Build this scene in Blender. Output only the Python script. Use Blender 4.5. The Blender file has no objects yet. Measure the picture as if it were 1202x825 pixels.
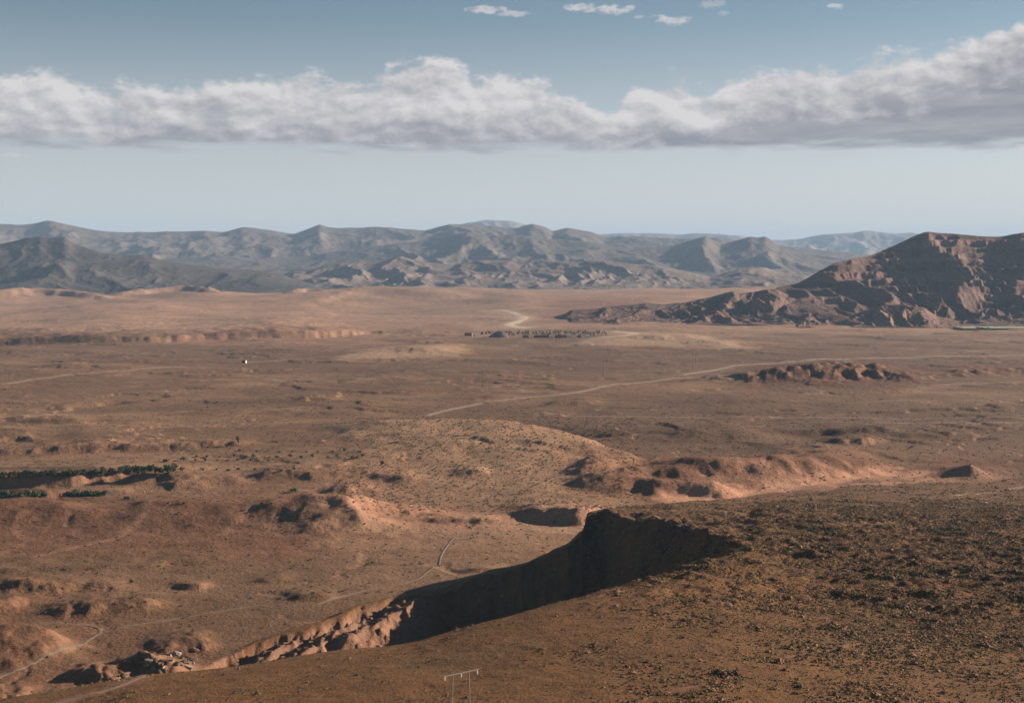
import bpy, math, random
import numpy as np
random.seed(7)
rng = np.random.default_rng(11)
R = math.radians
scene = bpy.context.scene
C = scene.collection

# ------------------------------------------------------------------ camera
HC = 200.0                      # eye height above the plain
F = 1651.0                      # focal length in photo pixels (1202 x 825)
PITCH = math.atan(112.5 / F)
CP, SP = math.cos(PITCH), math.sin(PITCH)
cam = bpy.data.cameras.new('camera')
cam.sensor_width = 36.0
cam.lens = 36.0 * F / 1202.0
cam.clip_start = 0.5
cam.clip_end = 200000.0
camo = bpy.data.objects.new('camera', cam)
camo.location = (0, 0, HC)
camo.rotation_euler = (math.pi / 2 - PITCH, 0, 0)
C.objects.link(camo)
scene.camera = camo
scene.render.resolution_x = 1024
scene.render.resolution_y = 702

# ------------------------------------------------------------------ light, exposure
SUN_EL, SUN_AZ = R(18.0), R(68.0)      # azimuth clockwise from the view direction (+Y)
SUN_STRENGTH = 5.0
SKY_STRENGTH = 0.05
scene.view_settings.view_transform = 'Standard'
scene.view_settings.look = 'None'
scene.view_settings.exposure = 1.4
scene.view_settings.gamma = 1.0
sd = bpy.data.lights.new('sun', 'SUN')
sd.energy = SUN_STRENGTH
sd.angle = R(0.5)
sd.color = (1.0, 0.84, 0.69)
so = bpy.data.objects.new('sun', sd)
so.rotation_euler = (math.pi / 2 - SUN_EL, 0, -SUN_AZ + math.pi)
so.location = (200, 100, 400)
C.objects.link(so)


# ------------------------------------------------------------------ node helpers
class NT:
    def __init__(s, tree):
        s.t = tree; s.n = tree.nodes; s.l = tree.links

    def node(s, typ, **kw):
        n = s.n.new(typ)
        for k, v in kw.items():
            setattr(n, k, v)
        return n

    def put(s, sock, v):
        if v is None: return
        if isinstance(v, bpy.types.NodeSocket): s.l.new(v, sock)
        else: sock.default_value = v

    def math(s, op, a, b=None, c=None, clamp=False):
        n = s.node('ShaderNodeMath', operation=op, use_clamp=clamp)
        s.put(n.inputs[0], a); s.put(n.inputs[1], b)
        if c is not None: s.put(n.inputs[2], c)
        return n.outputs[0]

    def sstep(s, v, a, b, lo=0.0, hi=1.0):
        n = s.node('ShaderNodeMapRange', interpolation_type='SMOOTHSTEP')
        s.put(n.inputs['Value'], v); s.put(n.inputs['From Min'], a); s.put(n.inputs['From Max'], b)
        n.inputs['To Min'].default_value = lo; n.inputs['To Max'].default_value = hi
        return n.outputs[0]

    def noise(s, vec, scale, detail=4, rough=0.5, dist=0.0, lac=2.0):
        n = s.node('ShaderNodeTexNoise')
        s.put(n.inputs['Vector'], vec)
        n.inputs['Scale'].default_value = scale; n.inputs['Detail'].default_value = detail
        n.inputs['Roughness'].default_value = rough; n.inputs['Distortion'].default_value = dist
        n.inputs['Lacunarity'].default_value = lac
        return n.outputs[0]

    def mix(s, f, a, b, blend='MIX'):
        n = s.node('ShaderNodeMix', data_type='RGBA', blend_type=blend)
        s.put(n.inputs[0], f); s.put(n.inputs[6], a); s.put(n.inputs[7], b)
        return n.outputs[2]

    def comb(s, x, y, z=0.0):
        n = s.node('ShaderNodeCombineXYZ')
        s.put(n.inputs[0], x); s.put(n.inputs[1], y); s.put(n.inputs[2], z)
        return n.outputs[0]


def pix_el(y): return (300.0 - y) / F
def pix_az(x): return math.atan((x - 601.0) / F)


# ------------------------------------------------------------------ sky with clouds
def make_world():
    w = bpy.data.worlds.new('World'); scene.world = w; w.use_nodes = True
    w.node_tree.nodes.clear()
    g = NT(w.node_tree)
    out = g.node('ShaderNodeOutputWorld'); bg = g.node('ShaderNodeBackground')
    g.l.new(bg.outputs[0], out.inputs[0])
    bg.inputs['Strength'].default_value = SKY_STRENGTH
    sky = g.node('ShaderNodeTexSky', sky_type='NISHITA')
    sky.sun_disc = False
    sky.sun_elevation = SUN_EL; sky.sun_rotation = SUN_AZ
    sky.altitude = 1200; sky.air_density = 1.0; sky.dust_density = 0.6; sky.ozone_density = 1.5
    tc = g.node('ShaderNodeTexCoord')
    sx = g.node('ShaderNodeSeparateXYZ'); g.l.new(tc.outputs['Generated'], sx.inputs[0])
    X, Y, Z = sx.outputs
    az = g.math('ARCTAN2', X, Y)
    rad = g.math('SQRT', g.math('ADD', g.math('MULTIPLY', X, X), g.math('MULTIPLY', Y, Y)))
    el = g.math('DIVIDE', Z, g.math('MAXIMUM', rad, 0.02))
    # clear sky, a little muted
    hsv = g.node('ShaderNodeHueSaturation')
    g.put(hsv.inputs['Color'], sky.outputs[0])
    hsv.inputs['Saturation'].default_value = SKY_SAT
    hsv.inputs['Value'].default_value = 1.0
    base = g.mix(1.0, hsv.outputs[0], SKY_TINT, 'MULTIPLY')
    base = g.mix(g.sstep(el, 0.06, 0.26), base, g.mix(1.0, base, (.34, .60, .68, 1), 'MULTIPLY'))
    # thin pale dust veil just over the horizon
    veil = g.sstep(el, -0.02, 0.17, 1.0, 0.0)
    base = g.mix(g.math('MULTIPLY', veil, VEIL_F), base, VEIL_COL)
    # cloud coordinates: stretched a little sideways
    p = g.comb(az, g.math('MULTIPLY', el, 1.75), 0.37)
    nbig = g.noise(p, 17.0, 3, 0.5, 0.0)
    nmed = g.noise(p, 27.0, 10, 0.56, 0.12)
    nfin = g.noise(p, 130.0, 6, 0.6, 0.1)
    # profile of the upper edge of the bank against azimuth
    prof = [(-300, 120), (0, 104), (60, 101), (110, 104), (160, 108), (200, 109), (245, 108), (290, 100), (330, 88), (370, 90), (410, 97), (440, 92),
            (468, 80), (500, 78), (535, 74), (562, 84), (600, 90), (645, 100), (675, 115), (712, 134), (728, 122), (742, 98),
            (775, 92), (815, 100), (832, 108), (850, 92), (900, 88), (955, 92), (1000, 82), (1060, 74), (1110, 66), (1150, 52),
            (1202, 40)]
    a0, a1 = pix_az(-300), pix_az(1202)
    ta = g.math('DIVIDE', g.math('SUBTRACT', az, a0), a1 - a0)
    fc = g.node('ShaderNodeFloatCurve')
    cu = fc.mapping.curves[0]
    pts = [((pix_az(x) - a0) / (a1 - a0), pix_el(y) / 0.2) for x, y in prof]
    while len(cu.points) < len(pts): cu.points.new(0.5, 0.5)
    for q, (px, py) in zip(cu.points, pts):
        q.location = (px, py); q.handle_type = 'AUTO'
    fc.mapping.extend = 'HORIZONTAL'
    fc.mapping.update()
    g.put(fc.inputs['Value'], ta)
    top = g.math('MULTIPLY', fc.outputs[0], 0.2)
    wob = g.math('ADD', g.math('MULTIPLY', g.math('SUBTRACT', nmed, 0.5), 0.050),
                 g.math('MULTIPLY', g.math('SUBTRACT', nfin, 0.5), 0.020))
    over = g.math('SUBTRACT', g.math('ADD', top, wob), el)          # depth under the upper edge
    sflat = g.noise(g.comb(g.math('MULTIPLY', az, 1.0), g.math('MULTIPLY', el, 7.0), 2.0), 14.0, 5, 0.55)
    botl = g.math('ADD', pix_el(178), g.math('MULTIPLY', g.math('SUBTRACT', sflat, 0.5), 0.026))
    above = g.math('SUBTRACT', el, botl)
    m_top = g.sstep(over, -0.001, g.math('ADD', 0.003, g.math('MULTIPLY', nbig, 0.014)))
    m_bot = g.sstep(above, -0.003, 0.006)
    # gaps in the bank
    left = g.sstep(az, pix_az(250), pix_az(760), 1.0, 0.0)
    gap = g.sstep(g.math('ADD', nbig, g.math('MULTIPLY', g.math('SUBTRACT', nmed, 0.5), 0.8)), 0.14, 0.34)
    gap = g.math('MAXIMUM', gap, g.math('SUBTRACT', 1.0, left))
    dens = g.math('MULTIPLY', g.math('MULTIPLY', m_top, m_bot), gap)
    # brightness: lit upper parts, grey flat bases, billows lit from the right
    p2 = g.comb(g.math('ADD', az, 0.0042), g.math('ADD', g.math('MULTIPLY', el, 1.75), 0.0080), 0.37)
    nmed2 = g.noise(p2, 27.0, 10, 0.56, 0.12)
    relief = g.math('SUBTRACT', nmed, nmed2)
    depth = g.math('DIVIDE', over, 0.052)
    rightness = g.sstep(az, pix_az(700), pix_az(1150))
    lit = g.math('SUBTRACT', 0.92, g.math('MULTIPLY', depth, g.math('ADD', 0.42, g.math('MULTIPLY', rightness, 0.70))))
    lit = g.math('ADD', lit, g.math('MULTIPLY', relief, 2.7))
    lit = g.math('ADD', lit, g.math('MULTIPLY', g.math('SUBTRACT', nbig, .5), 1.1))
    basef = g.sstep(above, 0.0, 0.030, 0.42, 0.0)
    lit = g.math('SUBTRACT', lit, basef)
    lit = g.math('SMOOTH_MAX', g.math('MINIMUM', lit, 1.0), g.math('ADD', 0.10, g.math('MULTIPLY', g.math('SUBTRACT', sflat, 0.5), 0.9)), 0.25)
    lit = g.math('MAXIMUM', g.math('MINIMUM', lit, 1.0), 0.0)
    ccol = g.mix(lit, CLOUD_DARK, CLOUD_LIT)
    col = g.mix(g.math('MULTIPLY', dens, 0.93), base, ccol)
    # low thin streaks under the bank
    st = g.noise(g.comb(az, g.math('MULTIPLY', el, 11.0), 7.1), 11.0, 5, 0.6)
    sm = g.math('MULTIPLY', g.sstep(st, 0.54, 0.72), g.math('MULTIPLY', g.sstep(el, pix_el(196), pix_el(182)), g.sstep(el, pix_el(172), pix_el(180), 0.0, 1.0)))
    col = g.mix(g.math('MULTIPLY', sm, 0.55), col, CLOUD_MID)
    # small separate clouds high up
    for (cx, cy, rx, ry, s) in [(572, 17, 30, 6, 0.9), (600, 21, 30, 5, 0.7), (680, 14, 24, 8, .95), (722, 17, 34, 8, .95), (782, 31, 28, 8, 1.0), (755, 26, 22, 4, .6),
                                (835, 12, 22, 8, .45), (975, 20, 12, 5, .8), (900, 1, 60, 5, .9), (985, 1, 50, 4, .8), (1165, 4, 25, 5, .4), (845, 24, 8, 4, .4),
                                (1190, 180, 22, 4, .8), (20, 190, 26, 4, .6)]:
        da = g.math('DIVIDE', g.math('SUBTRACT', az, pix_az(cx)), rx / F)
        de = g.math('DIVIDE', g.math('SUBTRACT', el, pix_el(cy)), ry / F)
        r2 = g.math('ADD', g.math('MULTIPLY', da, da), g.math('MULTIPLY', de, de))
        v = g.math('ADD', g.math('MULTIPLY', g.math('SUBTRACT', nfin, 0.5), 3.4), g.math('SUBTRACT', 0.75, r2))
        v = g.math('ADD', v, g.math('MULTIPLY', g.math('SUBTRACT', nmed, 0.5), 1.6))
        m = g.math('MULTIPLY', g.sstep(v, 0.0, 0.9), s * 0.85)
        m = g.math('MULTIPLY', m, g.sstep(r2, 2.2, 1.0))
        col = g.mix(m, col, CLOUD_SMALL)
    g.l.new(col, bg.inputs['Color'])


SKY_SAT = 0.66
SKY_TINT = (0.74, 0.70, 0.685, 1)
VEIL_F = 0.66
VEIL_COL = (5.3, 5.3, 5.4, 1)
CLOUD_LIT = (5.76, 5.42, 5.29, 1)
CLOUD_MID = (4.30, 4.13, 4.17, 1)
CLOUD_DARK = (1.94, 1.89, 2.15, 1)
CLOUD_SMALL = (5.07, 4.82, 4.82, 1)
make_world()


# ------------------------------------------------------------------ generic helpers
def tag(o, label=None, cat=None, group=None, kind=None):
    if label: o['label'] = label
    if cat: o['category'] = cat
    if group: o['group'] = group
    if kind: o['kind'] = kind
    return o


def link(o, parent=None):
    C.objects.link(o)
    if parent is not None: o.parent = parent
    return o


class MB:
    """collects simple solids and links them as one mesh object"""
    def __init__(s): s.v = []; s.f = []

    def add(s, vs, fs):
        b = len(s.v); s.v += [tuple(map(float, v)) for v in vs]; s.f += [tuple(i + b for i in f) for f in fs]

    def box(s, x0, x1, y0, y1, z0, z1, taper=0.0):
        t = taper
        s.add([(x0, y0, z0), (x1, y0, z0), (x1, y1, z0), (x0, y1, z0),
               (x0 + t, y0 + t, z1), (x1 - t, y0 + t, z1), (x1 - t, y1 - t, z1), (x0 + t, y1 - t, z1)],
              [(0, 3, 2, 1), (4, 5, 6, 7), (0, 1, 5, 4), (1, 2, 6, 5), (2, 3, 7, 6), (3, 0, 4, 7)])

    def tube(s, pts, rad, n=8, cap=True):
        pts = [np.array(p, float) for p in pts]
        rings = []
        for i, p in enumerate(pts):
            d = pts[min(i + 1, len(pts) - 1)] - pts[max(i - 1, 0)]
            d /= np.linalg.norm(d)
            a = np.cross(d, (0, 0, 1) if abs(d[2]) < .9 else (1, 0, 0)); a /= np.linalg.norm(a)
            b = np.cross(d, a)
            r = rad[i] if hasattr(rad, '__len__') else rad
            rings.append([p + r * (math.cos(2 * math.pi * k / n) * a + math.sin(2 * math.pi * k / n) * b) for k in range(n)])
        vs = [v for r_ in rings for v in r_]
        fs = []
        for i in range(len(rings) - 1):
            for k in range(n):
                fs.append((i * n + k, i * n + (k + 1) % n, (i + 1) * n + (k + 1) % n, (i + 1) * n + k))
        if cap:
            fs.append(tuple(range(n))[::-1]); fs.append(tuple((len(rings) - 1) * n + k for k in range(n)))
        s.add(vs, fs)

    def mesh(s, name, m, smooth=False):
        me = bpy.data.meshes.new(name); me.from_pydata(s.v, [], s.f); me.update()
        me.materials.append(m)
        if smooth: me.shade_smooth()
        return me

    def build(s, name, m, parent=None, smooth=False):
        return link(bpy.data.objects.new(name, s.mesh(name, m, smooth)), parent)


def empty(name, loc, rz=0):
    o = bpy.data.objects.new(name, None)
    o.location = loc; o.rotation_euler = (0, 0, rz); o.empty_display_size = 1
    return link(o)


# ------------------------------------------------------------------ noise in numpy
_perm = np.random.default_rng(5).permutation(4096).astype(np.int32)
_ang = np.random.default_rng(6).random(4096) * 2 * np.pi
_gx, _gy = np.cos(_ang).astype(np.float32), np.sin(_ang).astype(np.float32)


def perlin(x, y, seed=0):
    x = np.asarray(x, np.float32); y = np.asarray(y, np.float32)
    xf, yf = np.floor(x), np.floor(y)
    xi, yi = xf.astype(np.int32), yf.astype(np.int32)
    x, y = x - xf, y - yf
    u = x * x * x * (x * (x * 6 - 15) + 10); v = y * y * y * (y * (y * 6 - 15) + 10)

    def g(ix, iy, dx, dy):
        h = _perm[(_perm[(ix + seed * 131) & 4095] + iy) & 4095]
        return _gx[h] * dx + _gy[h] * dy
    a = g(xi, yi, x, y); b = g(xi + 1, yi, x - 1, y); c = g(xi, yi + 1, x, y - 1); d = g(xi + 1, yi + 1, x - 1, y - 1)
    return (a + u * (b - a) + v * (c - a) + u * v * (a - b - c + d)) * 1.5


def rot(x, y, i):
    c, s = math.cos(.7 + 1.1 * i), math.sin(.7 + 1.1 * i)
    return c * x - s * y + 17.3 * i, s * x + c * y


def fbm(x, y, oct=4, seed=0, gain=.5, lac=2.03):
    s = 0; a = 1; n = 0
    for i in range(oct):
        px, py = rot(x, y, i)
        s = s + a * perlin(px * lac ** i, py * lac ** i, seed + i); n += a; a *= gain
    return s / n


def ridged(x, y, oct=4, seed=0, gain=.5, lac=2.03):
    s = 0; a = 1; n = 0; w = 1
    for i in range(oct):
        px, py = (x, y) if i == 0 else rot(x, y, i)
        r = 1 - np.abs(perlin(px * lac ** i, py * lac ** i, seed + i)) * 1.6
        r = np.clip(r, 0, 1) ** 2
        s = s + a * r * w; n += a; w = np.clip(r * 1.4, 0, 1); a *= gain
    return s / n


def ss(x, a, b):
    t = np.clip((x - a) / (b - a), 0, 1)
    return t * t * (3 - 2 * t)


def P(px, py, z=0.0):
    """point at height z on the line of sight of a photo pixel -> (u = X/Y, Y)"""
    a = (px - 601.0) / F; b = -(py - 412.5) / F
    dy = CP + b * SP; dz = -SP + b * CP
    t = (z - HC) / dz
    return a / dy, dy * t


# ------------------------------------------------------------------ terrain grid
def geo(a, b, r):
    n = max(2, int(math.log(b / a) / r)); return list(a * (b / a) ** (np.arange(n) / n))


rows = np.array(geo(3, 240, 0.12) + geo(240, 360, .006) + geo(360, 1150, 0.0025) + geo(1150, 2300, 0.0030) + geo(2300, 4600, 0.0036)
                + geo(4600, 9000, 0.008) + geo(9000, 42000, 0.03) + [42000])
uin = np.arange(-0.385, 0.3851, 0.00105)
cols = np.concatenate([np.linspace(-1.2, -.56, 12), np.linspace(-.54, -0.389, 30), uin, np.linspace(0.389, .54, 30), np.linspace(.56, 1.2, 12)])
U, YY = np.meshgrid(cols, rows)
U = U.astype(np.float32); YY = YY.astype(np.float32)
XX = U * YY
NR, NC = U.shape


def ridge(pts, wf, wb, rough=0.0, seed=0, power=2.0, rl=30.0):
    """a low bank or swell: crest points (px, py, height); wf / wb = metres to the foot on the near / far side"""
    us, Ys, hs = [], [], []
    for px, py, h in pts:
        u, y = P(px, py, h); us.append(u); Ys.append(y); hs.append(h)
    span = us[-1] - us[0]
    # smooth the crest line and its height sideways so that no knot shows as a crease
    uf = np.linspace(us[0] - .15 * span, us[-1] + .15 * span, 600)
    gap = max(np.diff(us).mean(), span * .05) * .36
    kn = np.exp(-.5 * (np.arange(-90, 91) * (uf[1] - uf[0]) / gap) ** 2); kn /= kn.sum()
    sm_ = lambda q: np.convolve(np.pad(q, 90, 'edge'), kn, 'valid')
    Yl = sm_(np.interp(uf, us, Ys)); hl = sm_(np.interp(uf, us, hs, left=hs[0] if hs[0] > 0 else 0, right=hs[-1] if hs[-1] > 0 else 0)) * 1.08
    if wf > 90 and rl < 100: rl = 260.0
    rough_ = 0.0 if rough is None else max(rough, .12)
    out = np.zeros(U.shape, np.float32)
    c0, c1 = np.searchsorted(cols, [us[0] - .2 * span - .01, us[-1] + .2 * span + .01]); r0, r1 = np.searchsorted(rows, [min(Ys) - 3.5 * wf - 60, max(Ys) + 3.5 * wb + 60])
    sl = (slice(r0, r1), slice(c0, c1)); X_, Y_, U_ = XX[sl], YY[sl], U[sl]
    wl = min(rl * 1.6, 90.0)
    Un = U_ + (fbm(X_ / wl, Y_ / wl, 3, seed + 40) * min(wl * .55, span * Ys[0] * .12)) / np.maximum(Y_, 1)
    Yc = np.interp(Un, uf, Yl); h = np.interp(Un, uf, hl, left=0, right=0)
    if rough_:
        n = fbm(X_ / rl, Y_ / rl, 4, seed)
        Yc = Yc + n * rough_ * min(wf, 200) * 1.6
        h = h * (1 + rough_ * 1.1 * fbm(X_ / (rl * 1.3), Y_ / (rl * 1.3), 3, seed + 9))
    s = Y_ - Yc
    f = np.where(s < 0, np.exp(-np.abs(s / wf) ** power), np.exp(-np.abs(s / wb) ** 1.7))
    out[sl] = np.maximum(h, 0) * f
    return out


def mound(px, py, rx, ry, h, sharp=2.0):
    """isolated swell whose middle sits at the photo pixel; rx, ry, h in metres"""
    u, y = P(px, py, h)
    x = u * y
    r = np.sqrt(((XX - x) / rx) ** 2 + ((YY - y) / ry) ** 2)
    return (h * np.exp(-r ** sharp)).astype(np.float32)


def gully(pts, w, depth, seed=0, wander=0.4):
    """incised wash along photo pixels"""
    W = []
    for px, py in pts:
        u, y = P(px, py, 0); W.append((u * y, y))
    nx = XX + fbm(XX / (w * 3), YY / (w * 3), 3, seed) * w * wander * 2
    ny = YY + fbm(XX / (w * 3), YY / (w * 3), 3, seed + 4) * w * wander * 2
    D = np.full(U.shape, 1e9, np.float32)
    for (x0, y0), (x1, y1) in zip(W, W[1:]):
        dx, dy = x1 - x0, y1 - y0
        t = np.clip(((nx - x0) * dx + (ny - y0) * dy) / (dx * dx + dy * dy), 0, 1)
        D = np.minimum(D, np.hypot(nx - x0 - t * dx, ny - y0 - t * dy))
    return (-depth * np.exp(-(D / w) ** 1.6)).astype(np.float32)


# --- the plain
near = ss(YY, 4200, 3000)
V = 3.2 * fbm(XX / 620, YY / 520, 3, 1) + 1.0 * fbm(XX / 150, YY / 120, 4, 2) * (0.35 + near)
V += 0.35 * fbm(XX / 28, YY / 28, 3, 3) * near
# scarps: the plain breaks in small uneven steps
n1 = fbm(XX / 300, YY / 210, 5, 20)
for lv, hh in ((-.28, 1.7), (-.12, 1.9), (.02, 2.4), (.16, 2.0), (.30, 1.8)):
    amp = ss(fbm(XX / 260, YY / 260, 2, int(40 + lv * 100)), -0.05, .3)
    V += hh * amp * ss(n1, lv, lv + 0.022) * ss(YY, 5200, 3500) * (.12 + .88 * ss(YY, 1000, 1500))
# rolling pale hills at the back of the plain
V += .80 * ridge([(-260, 344, 50), (0, 344, 46), (55, 342, 50), (95, 347, 46), (125, 352, 40), (160, 348, 44), (205, 341, 60), (245, 343, 52), (290, 351, 36), (318, 353, 32), (335, 349, 46),
            (400, 338, 60), (445, 335, 66), (520, 336, 66), (560, 335, 68), (600, 340, 58), (625, 346, 48), (660, 346, 44), (720, 342, 54), (800, 341, 56),
            (860, 338, 60), (930, 335, 64), (1100, 335, 60), (1500, 340, 60)], 1150, 1500, 0)
hz = ss(YY, 3900, 5000) * ss(YY, 9500, 7000)
V += hz * (15 * fbm(XX / 900, YY / 640, 3, 31) + 6.5 * fbm(XX / 330, YY / 240, 3, 33) + 6 * (ridged(XX / 700, YY / 520, 2, 35) - .5) + .8 * fbm(XX / 150, YY / 110, 3, 36))
V += ridge([(365, 365, 0), (420, 352, 20), (470, 352, 22), (530, 356, 14), (570, 358, 0)], 130, 400, .15, 37, rl=150)
V += ridge([(120, 358, 0), (150, 350, 26), (180, 347, 26), (215, 344, 30), (245, 348, 26), (260, 356, 0)], 110, 300, .2, 38, rl=110)
V += ridge([(-40, 360, 0), (0, 352, 22), (50, 348, 26), (100, 354, 18), (150, 365, 0)], 140, 300, .2, 138, rl=130)
V += ridge([(330, 353, 0), (345, 346, 24), (360, 345, 18), (395, 352, 0)], 60, 300, .3, 39, rl=60)
V += ridge([(-300, 397, 16), (0, 396, 17), (110, 396, 16), (205, 397, 12), (225, 395, 10), (260, 392, 15), (330, 390, 18), (400, 389, 16), (445, 391, 0)], 13, 600, .3, 41, rl=40)
V += ridge([(430, 396, 0), (470, 394, 5), (540, 395, 4), (560, 396, 0)], 14, 300, .3, 43)
# pale swells on the plain
SW1 = ridge([(385, 424, 0), (420, 413, 9), (470, 409, 11), (520, 411, 8), (560, 414, 0)], 120, 160)
V += SW1
SW2 = ridge([(650, 408, 0), (700, 400, 8), (745, 394, 14), (790, 393, 15), (840, 401, 9), (905, 414, 0)], 190, 220)
V += SW2
V += ridge([(400, 452, 0), (470, 436, 5), (560, 433, 5), (640, 440, 0)], 90, 200)
# rocky outcrop on the right
V += ridge([(812, 450, 0), (850, 443, 4), (885, 440, 10), (930, 434, 16), (990, 431, 19), (1035, 431, 18), (1050, 438, 8), (1075, 446, 4), (1105, 438, 5),
            (1135, 434, 9), (1170, 434, 7), (1202, 432, 7), (1300, 430, 8), (1400, 432, 0)], 36, 150, .55, 51, rl=26)
# shaded hollow lines of the middle plain
V += ridge([(545, 496, 0), (570, 488, 3), (620, 486, 3.5), (680, 482, 2), (700, 480, 0)], 11, 120, .35, 52)
V += ridge([(640, 478, 0), (660, 472, 5), (690, 472, 5), (705, 475, 0)], 10, 80, .45, 54)
V += ridge([(525, 470, 0), (540, 466, 3), (580, 465, 3), (610, 466, 0)], 7, 70, .35, 55)
V += ridge([(345, 474, 0), (360, 469, 4.5), (390, 469, 4), (405, 471, 0)], 7, 60, .35, 56)
V += ridge([(895, 512, 0), (930, 507, 5), (980, 506, 6), (1030, 507, 6), (1110, 509, 5), (1140, 512, 0)], 11, 120, .25, 57)
V += ridge([(960, 522, 0), (985, 516, 6), (1020, 515, 6), (1045, 517, 0)], 10, 60, .5, 58, rl=14)
V += ridge([(620, 500, 0), (700, 505, 4), (780, 506, 6), (860, 511, 5), (900, 515, 0)], 40, 140, .2, 157)
# the stony swell in the middle, its right flank falling to the darker plain behind
SWELL = ridge([(380, 500, 0), (430, 497, 7), (500, 493, 14), (560, 492, 18), (600, 495, 19), (640, 505, 16), (690, 521, 10), (735, 537, 6), (760, 547, 0)], 230, 26, None)
V += SWELL
# (low features below)
Vbase = V.copy()
# hollows on the left
V += gully([(70, 481), (100, 476), (135, 472)], 14, 5, 60)
V += ridge([(10, 500, 0), (40, 495, 4.5), (60, 493, 6.5), (88, 494, 5), (110, 499, 0)], 7, 60, .3, 61)
V += ridge([(60, 482, 0), (72, 477, 5), (90, 474, 5), (130, 472, 0)], 10, 60, .3, 161)
V += ridge([(-60, 517, 3), (0, 515, 5), (20, 511, 6), (40, 515, 4), (55, 520, 0)], 7, 60, .5, 62, rl=14)
V += ridge([(-60, 531, 4), (0, 530, 5), (40, 527, 6), (100, 524, 7), (160, 523, 7), (220, 524, 5), (260, 520, 7), (285, 519, 6), (300, 524, 0)], 7, 70, .32, 63, rl=22)
# terraced plot with cut banks
V += ridge([(-260, 561, 10), (0, 560, 10), (60, 559, 10), (104, 557, 10), (128, 556, 9), (145, 556, 5), (213, 554, 4), (225, 556, 0)], 9, 80, .05, 64, power=4)
V += ridge([(-260, 580, 6), (0, 580, 6), (120, 577, 6), (131, 576, 5), (136, 577, 0)], 7, 18, .05, 65, power=4)
# small badlands round the dry wash
V += ridge([(140, 566, 0), (160, 560, 7), (190, 557, 6), (215, 560, 7), (250, 562, 4), (275, 562, 5), (290, 566, 0)], 18, 40, .3, 66, rl=26)
V += ridge([(180, 574, 0), (200, 568, 5), (230, 570, 4), (250, 575, 0)], 12, 25, .5, 67, rl=12)
V += ridge([(295, 566, 0), (310, 558, 5), (345, 554, 7), (370, 560, 5), (400, 557, 5), (440, 555, 6), (475, 560, 5), (490, 564, 0)], 15, 50, .34, 68, rl=26)
V += ridge([(530, 562, 0), (540, 556, 4), (565, 556, 4), (575, 562, 0)], 8, 30, .5, 69, rl=12)
V += ridge([(380, 580, 0), (400, 572, 6), (430, 570, 4), (445, 580, 0)], 12, 30, .5, 70, rl=14)
# red knolls of the left middle ground
V += ridge([(-280, 600, 12), (-60, 592, 12), (0, 588, 13), (50, 587, 12), (90, 596, 9), (120, 603, 7), (150, 600, 8), (172, 590, 12), (200, 590, 12), (250, 595, 9), (290, 597, 9), (325, 592, 11),
            (350, 587, 15), (378, 583, 19), (402, 584, 17), (420, 590, 11), (440, 598, 6), (460, 606, 0)], 48, 50, .16, 71, rl=38)
V += gully([(384, 590), (390, 600), (396, 608)], 8, 9, 72, .3)
V += ridge([(350, 604, 0), (420, 601, 3), (470, 596, 5), (490, 600, 4), (520, 606, 0)], 16, 30, .6, 76, rl=16)
# tan flat behind the spur with small scarps
V += ridge([(470, 613, 0), (520, 609, 3), (585, 611, 3.5), (600, 614, 0)], 5, 30, .4, 77, rl=14)
V += ridge([(590, 606, 0), (620, 600, 6), (660, 603, 7), (684, 606, 7), (720, 606, 0)], 10, 60, .35, 78, rl=22)
V += ridge([(650, 615, 0), (665, 611, 5), (690, 611, 5), (700, 613, 0)], 5, 20, .5, 79, rl=12)
V += ridge([(660, 705, 0), (560, 668, 0)][::-1], 5, 20)
V += ridge([(540, 672, 0), (560, 668, 2.5), (585, 668, 2), (600, 670, 0)], 4, 18, .4, 80)
V += ridge([(480, 698, 0), (505, 692, 2), (530, 690, 3), (540, 694, 0)], 4, 18, .4, 81)
V += ridge([(-80, 668, 3), (0, 666, 3), (90, 664, 2.5), (160, 664, 2), (260, 650, 2.5), (330, 650, 0)], 8, 50, .4, 82, rl=20)
V += ridge([(-40, 690, 3), (0, 686, 5), (20, 682, 7), (55, 681, 7), (85, 686, 3), (130, 684, 4), (150, 690, 0)], 9, 32, .45, 83, rl=18)
V += ridge([(200, 688, 0), (215, 686, 3), (235, 686, 3), (250, 688, 0)], 4, 18, .3, 84)
V += ridge([(285, 682, 0), (310, 679, 2.5), (330, 677, 2.5), (345, 681, 0)], 4, 18, .4, 85)
V += ridge([(330, 704, 0), (350, 699, 3), (380, 698, 3), (395, 702, 0)], 5, 18, .4, 86)
V += ridge([(40, 716, 0), (70, 712, 4), (120, 706, 6), (160, 704, 6), (190, 712, 0)], 9, 26, .5, 87, rl=18)
V += ridge([(-80, 712, 4), (0, 706, 5), (35, 702, 4), (50, 708, 0)], 10, 26, .5, 88, rl=18)
V += ridge([(-160, 745, 10), (-60, 738, 11), (0, 733, 12), (40, 735, 10), (75, 748, 5), (95, 756, 0)], 30, 22, .25, 89, rl=24)
V += ridge([(170, 760, 0), (190, 750, 4), (215, 746, 5), (235, 746, 4), (262, 752, 0)], 14, 20, .5, 90, rl=16)
V += ridge([(70, 792, 0), (100, 782, 5), (125, 779, 7), (150, 776, 5), (170, 780, 0)], 9, 16, .6, 91, rl=12)
V += ridge([(-60, 822, 5), (0, 812, 5), (20, 808, 6), (40, 812, 0)], 9, 20, .6, 92, rl=14)
V += ridge([(130, 800, 0), (160, 772, 6), (185, 770, 8), (210, 778, 6), (225, 790, 0)], 10, 18, .6, 93, rl=11)
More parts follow.
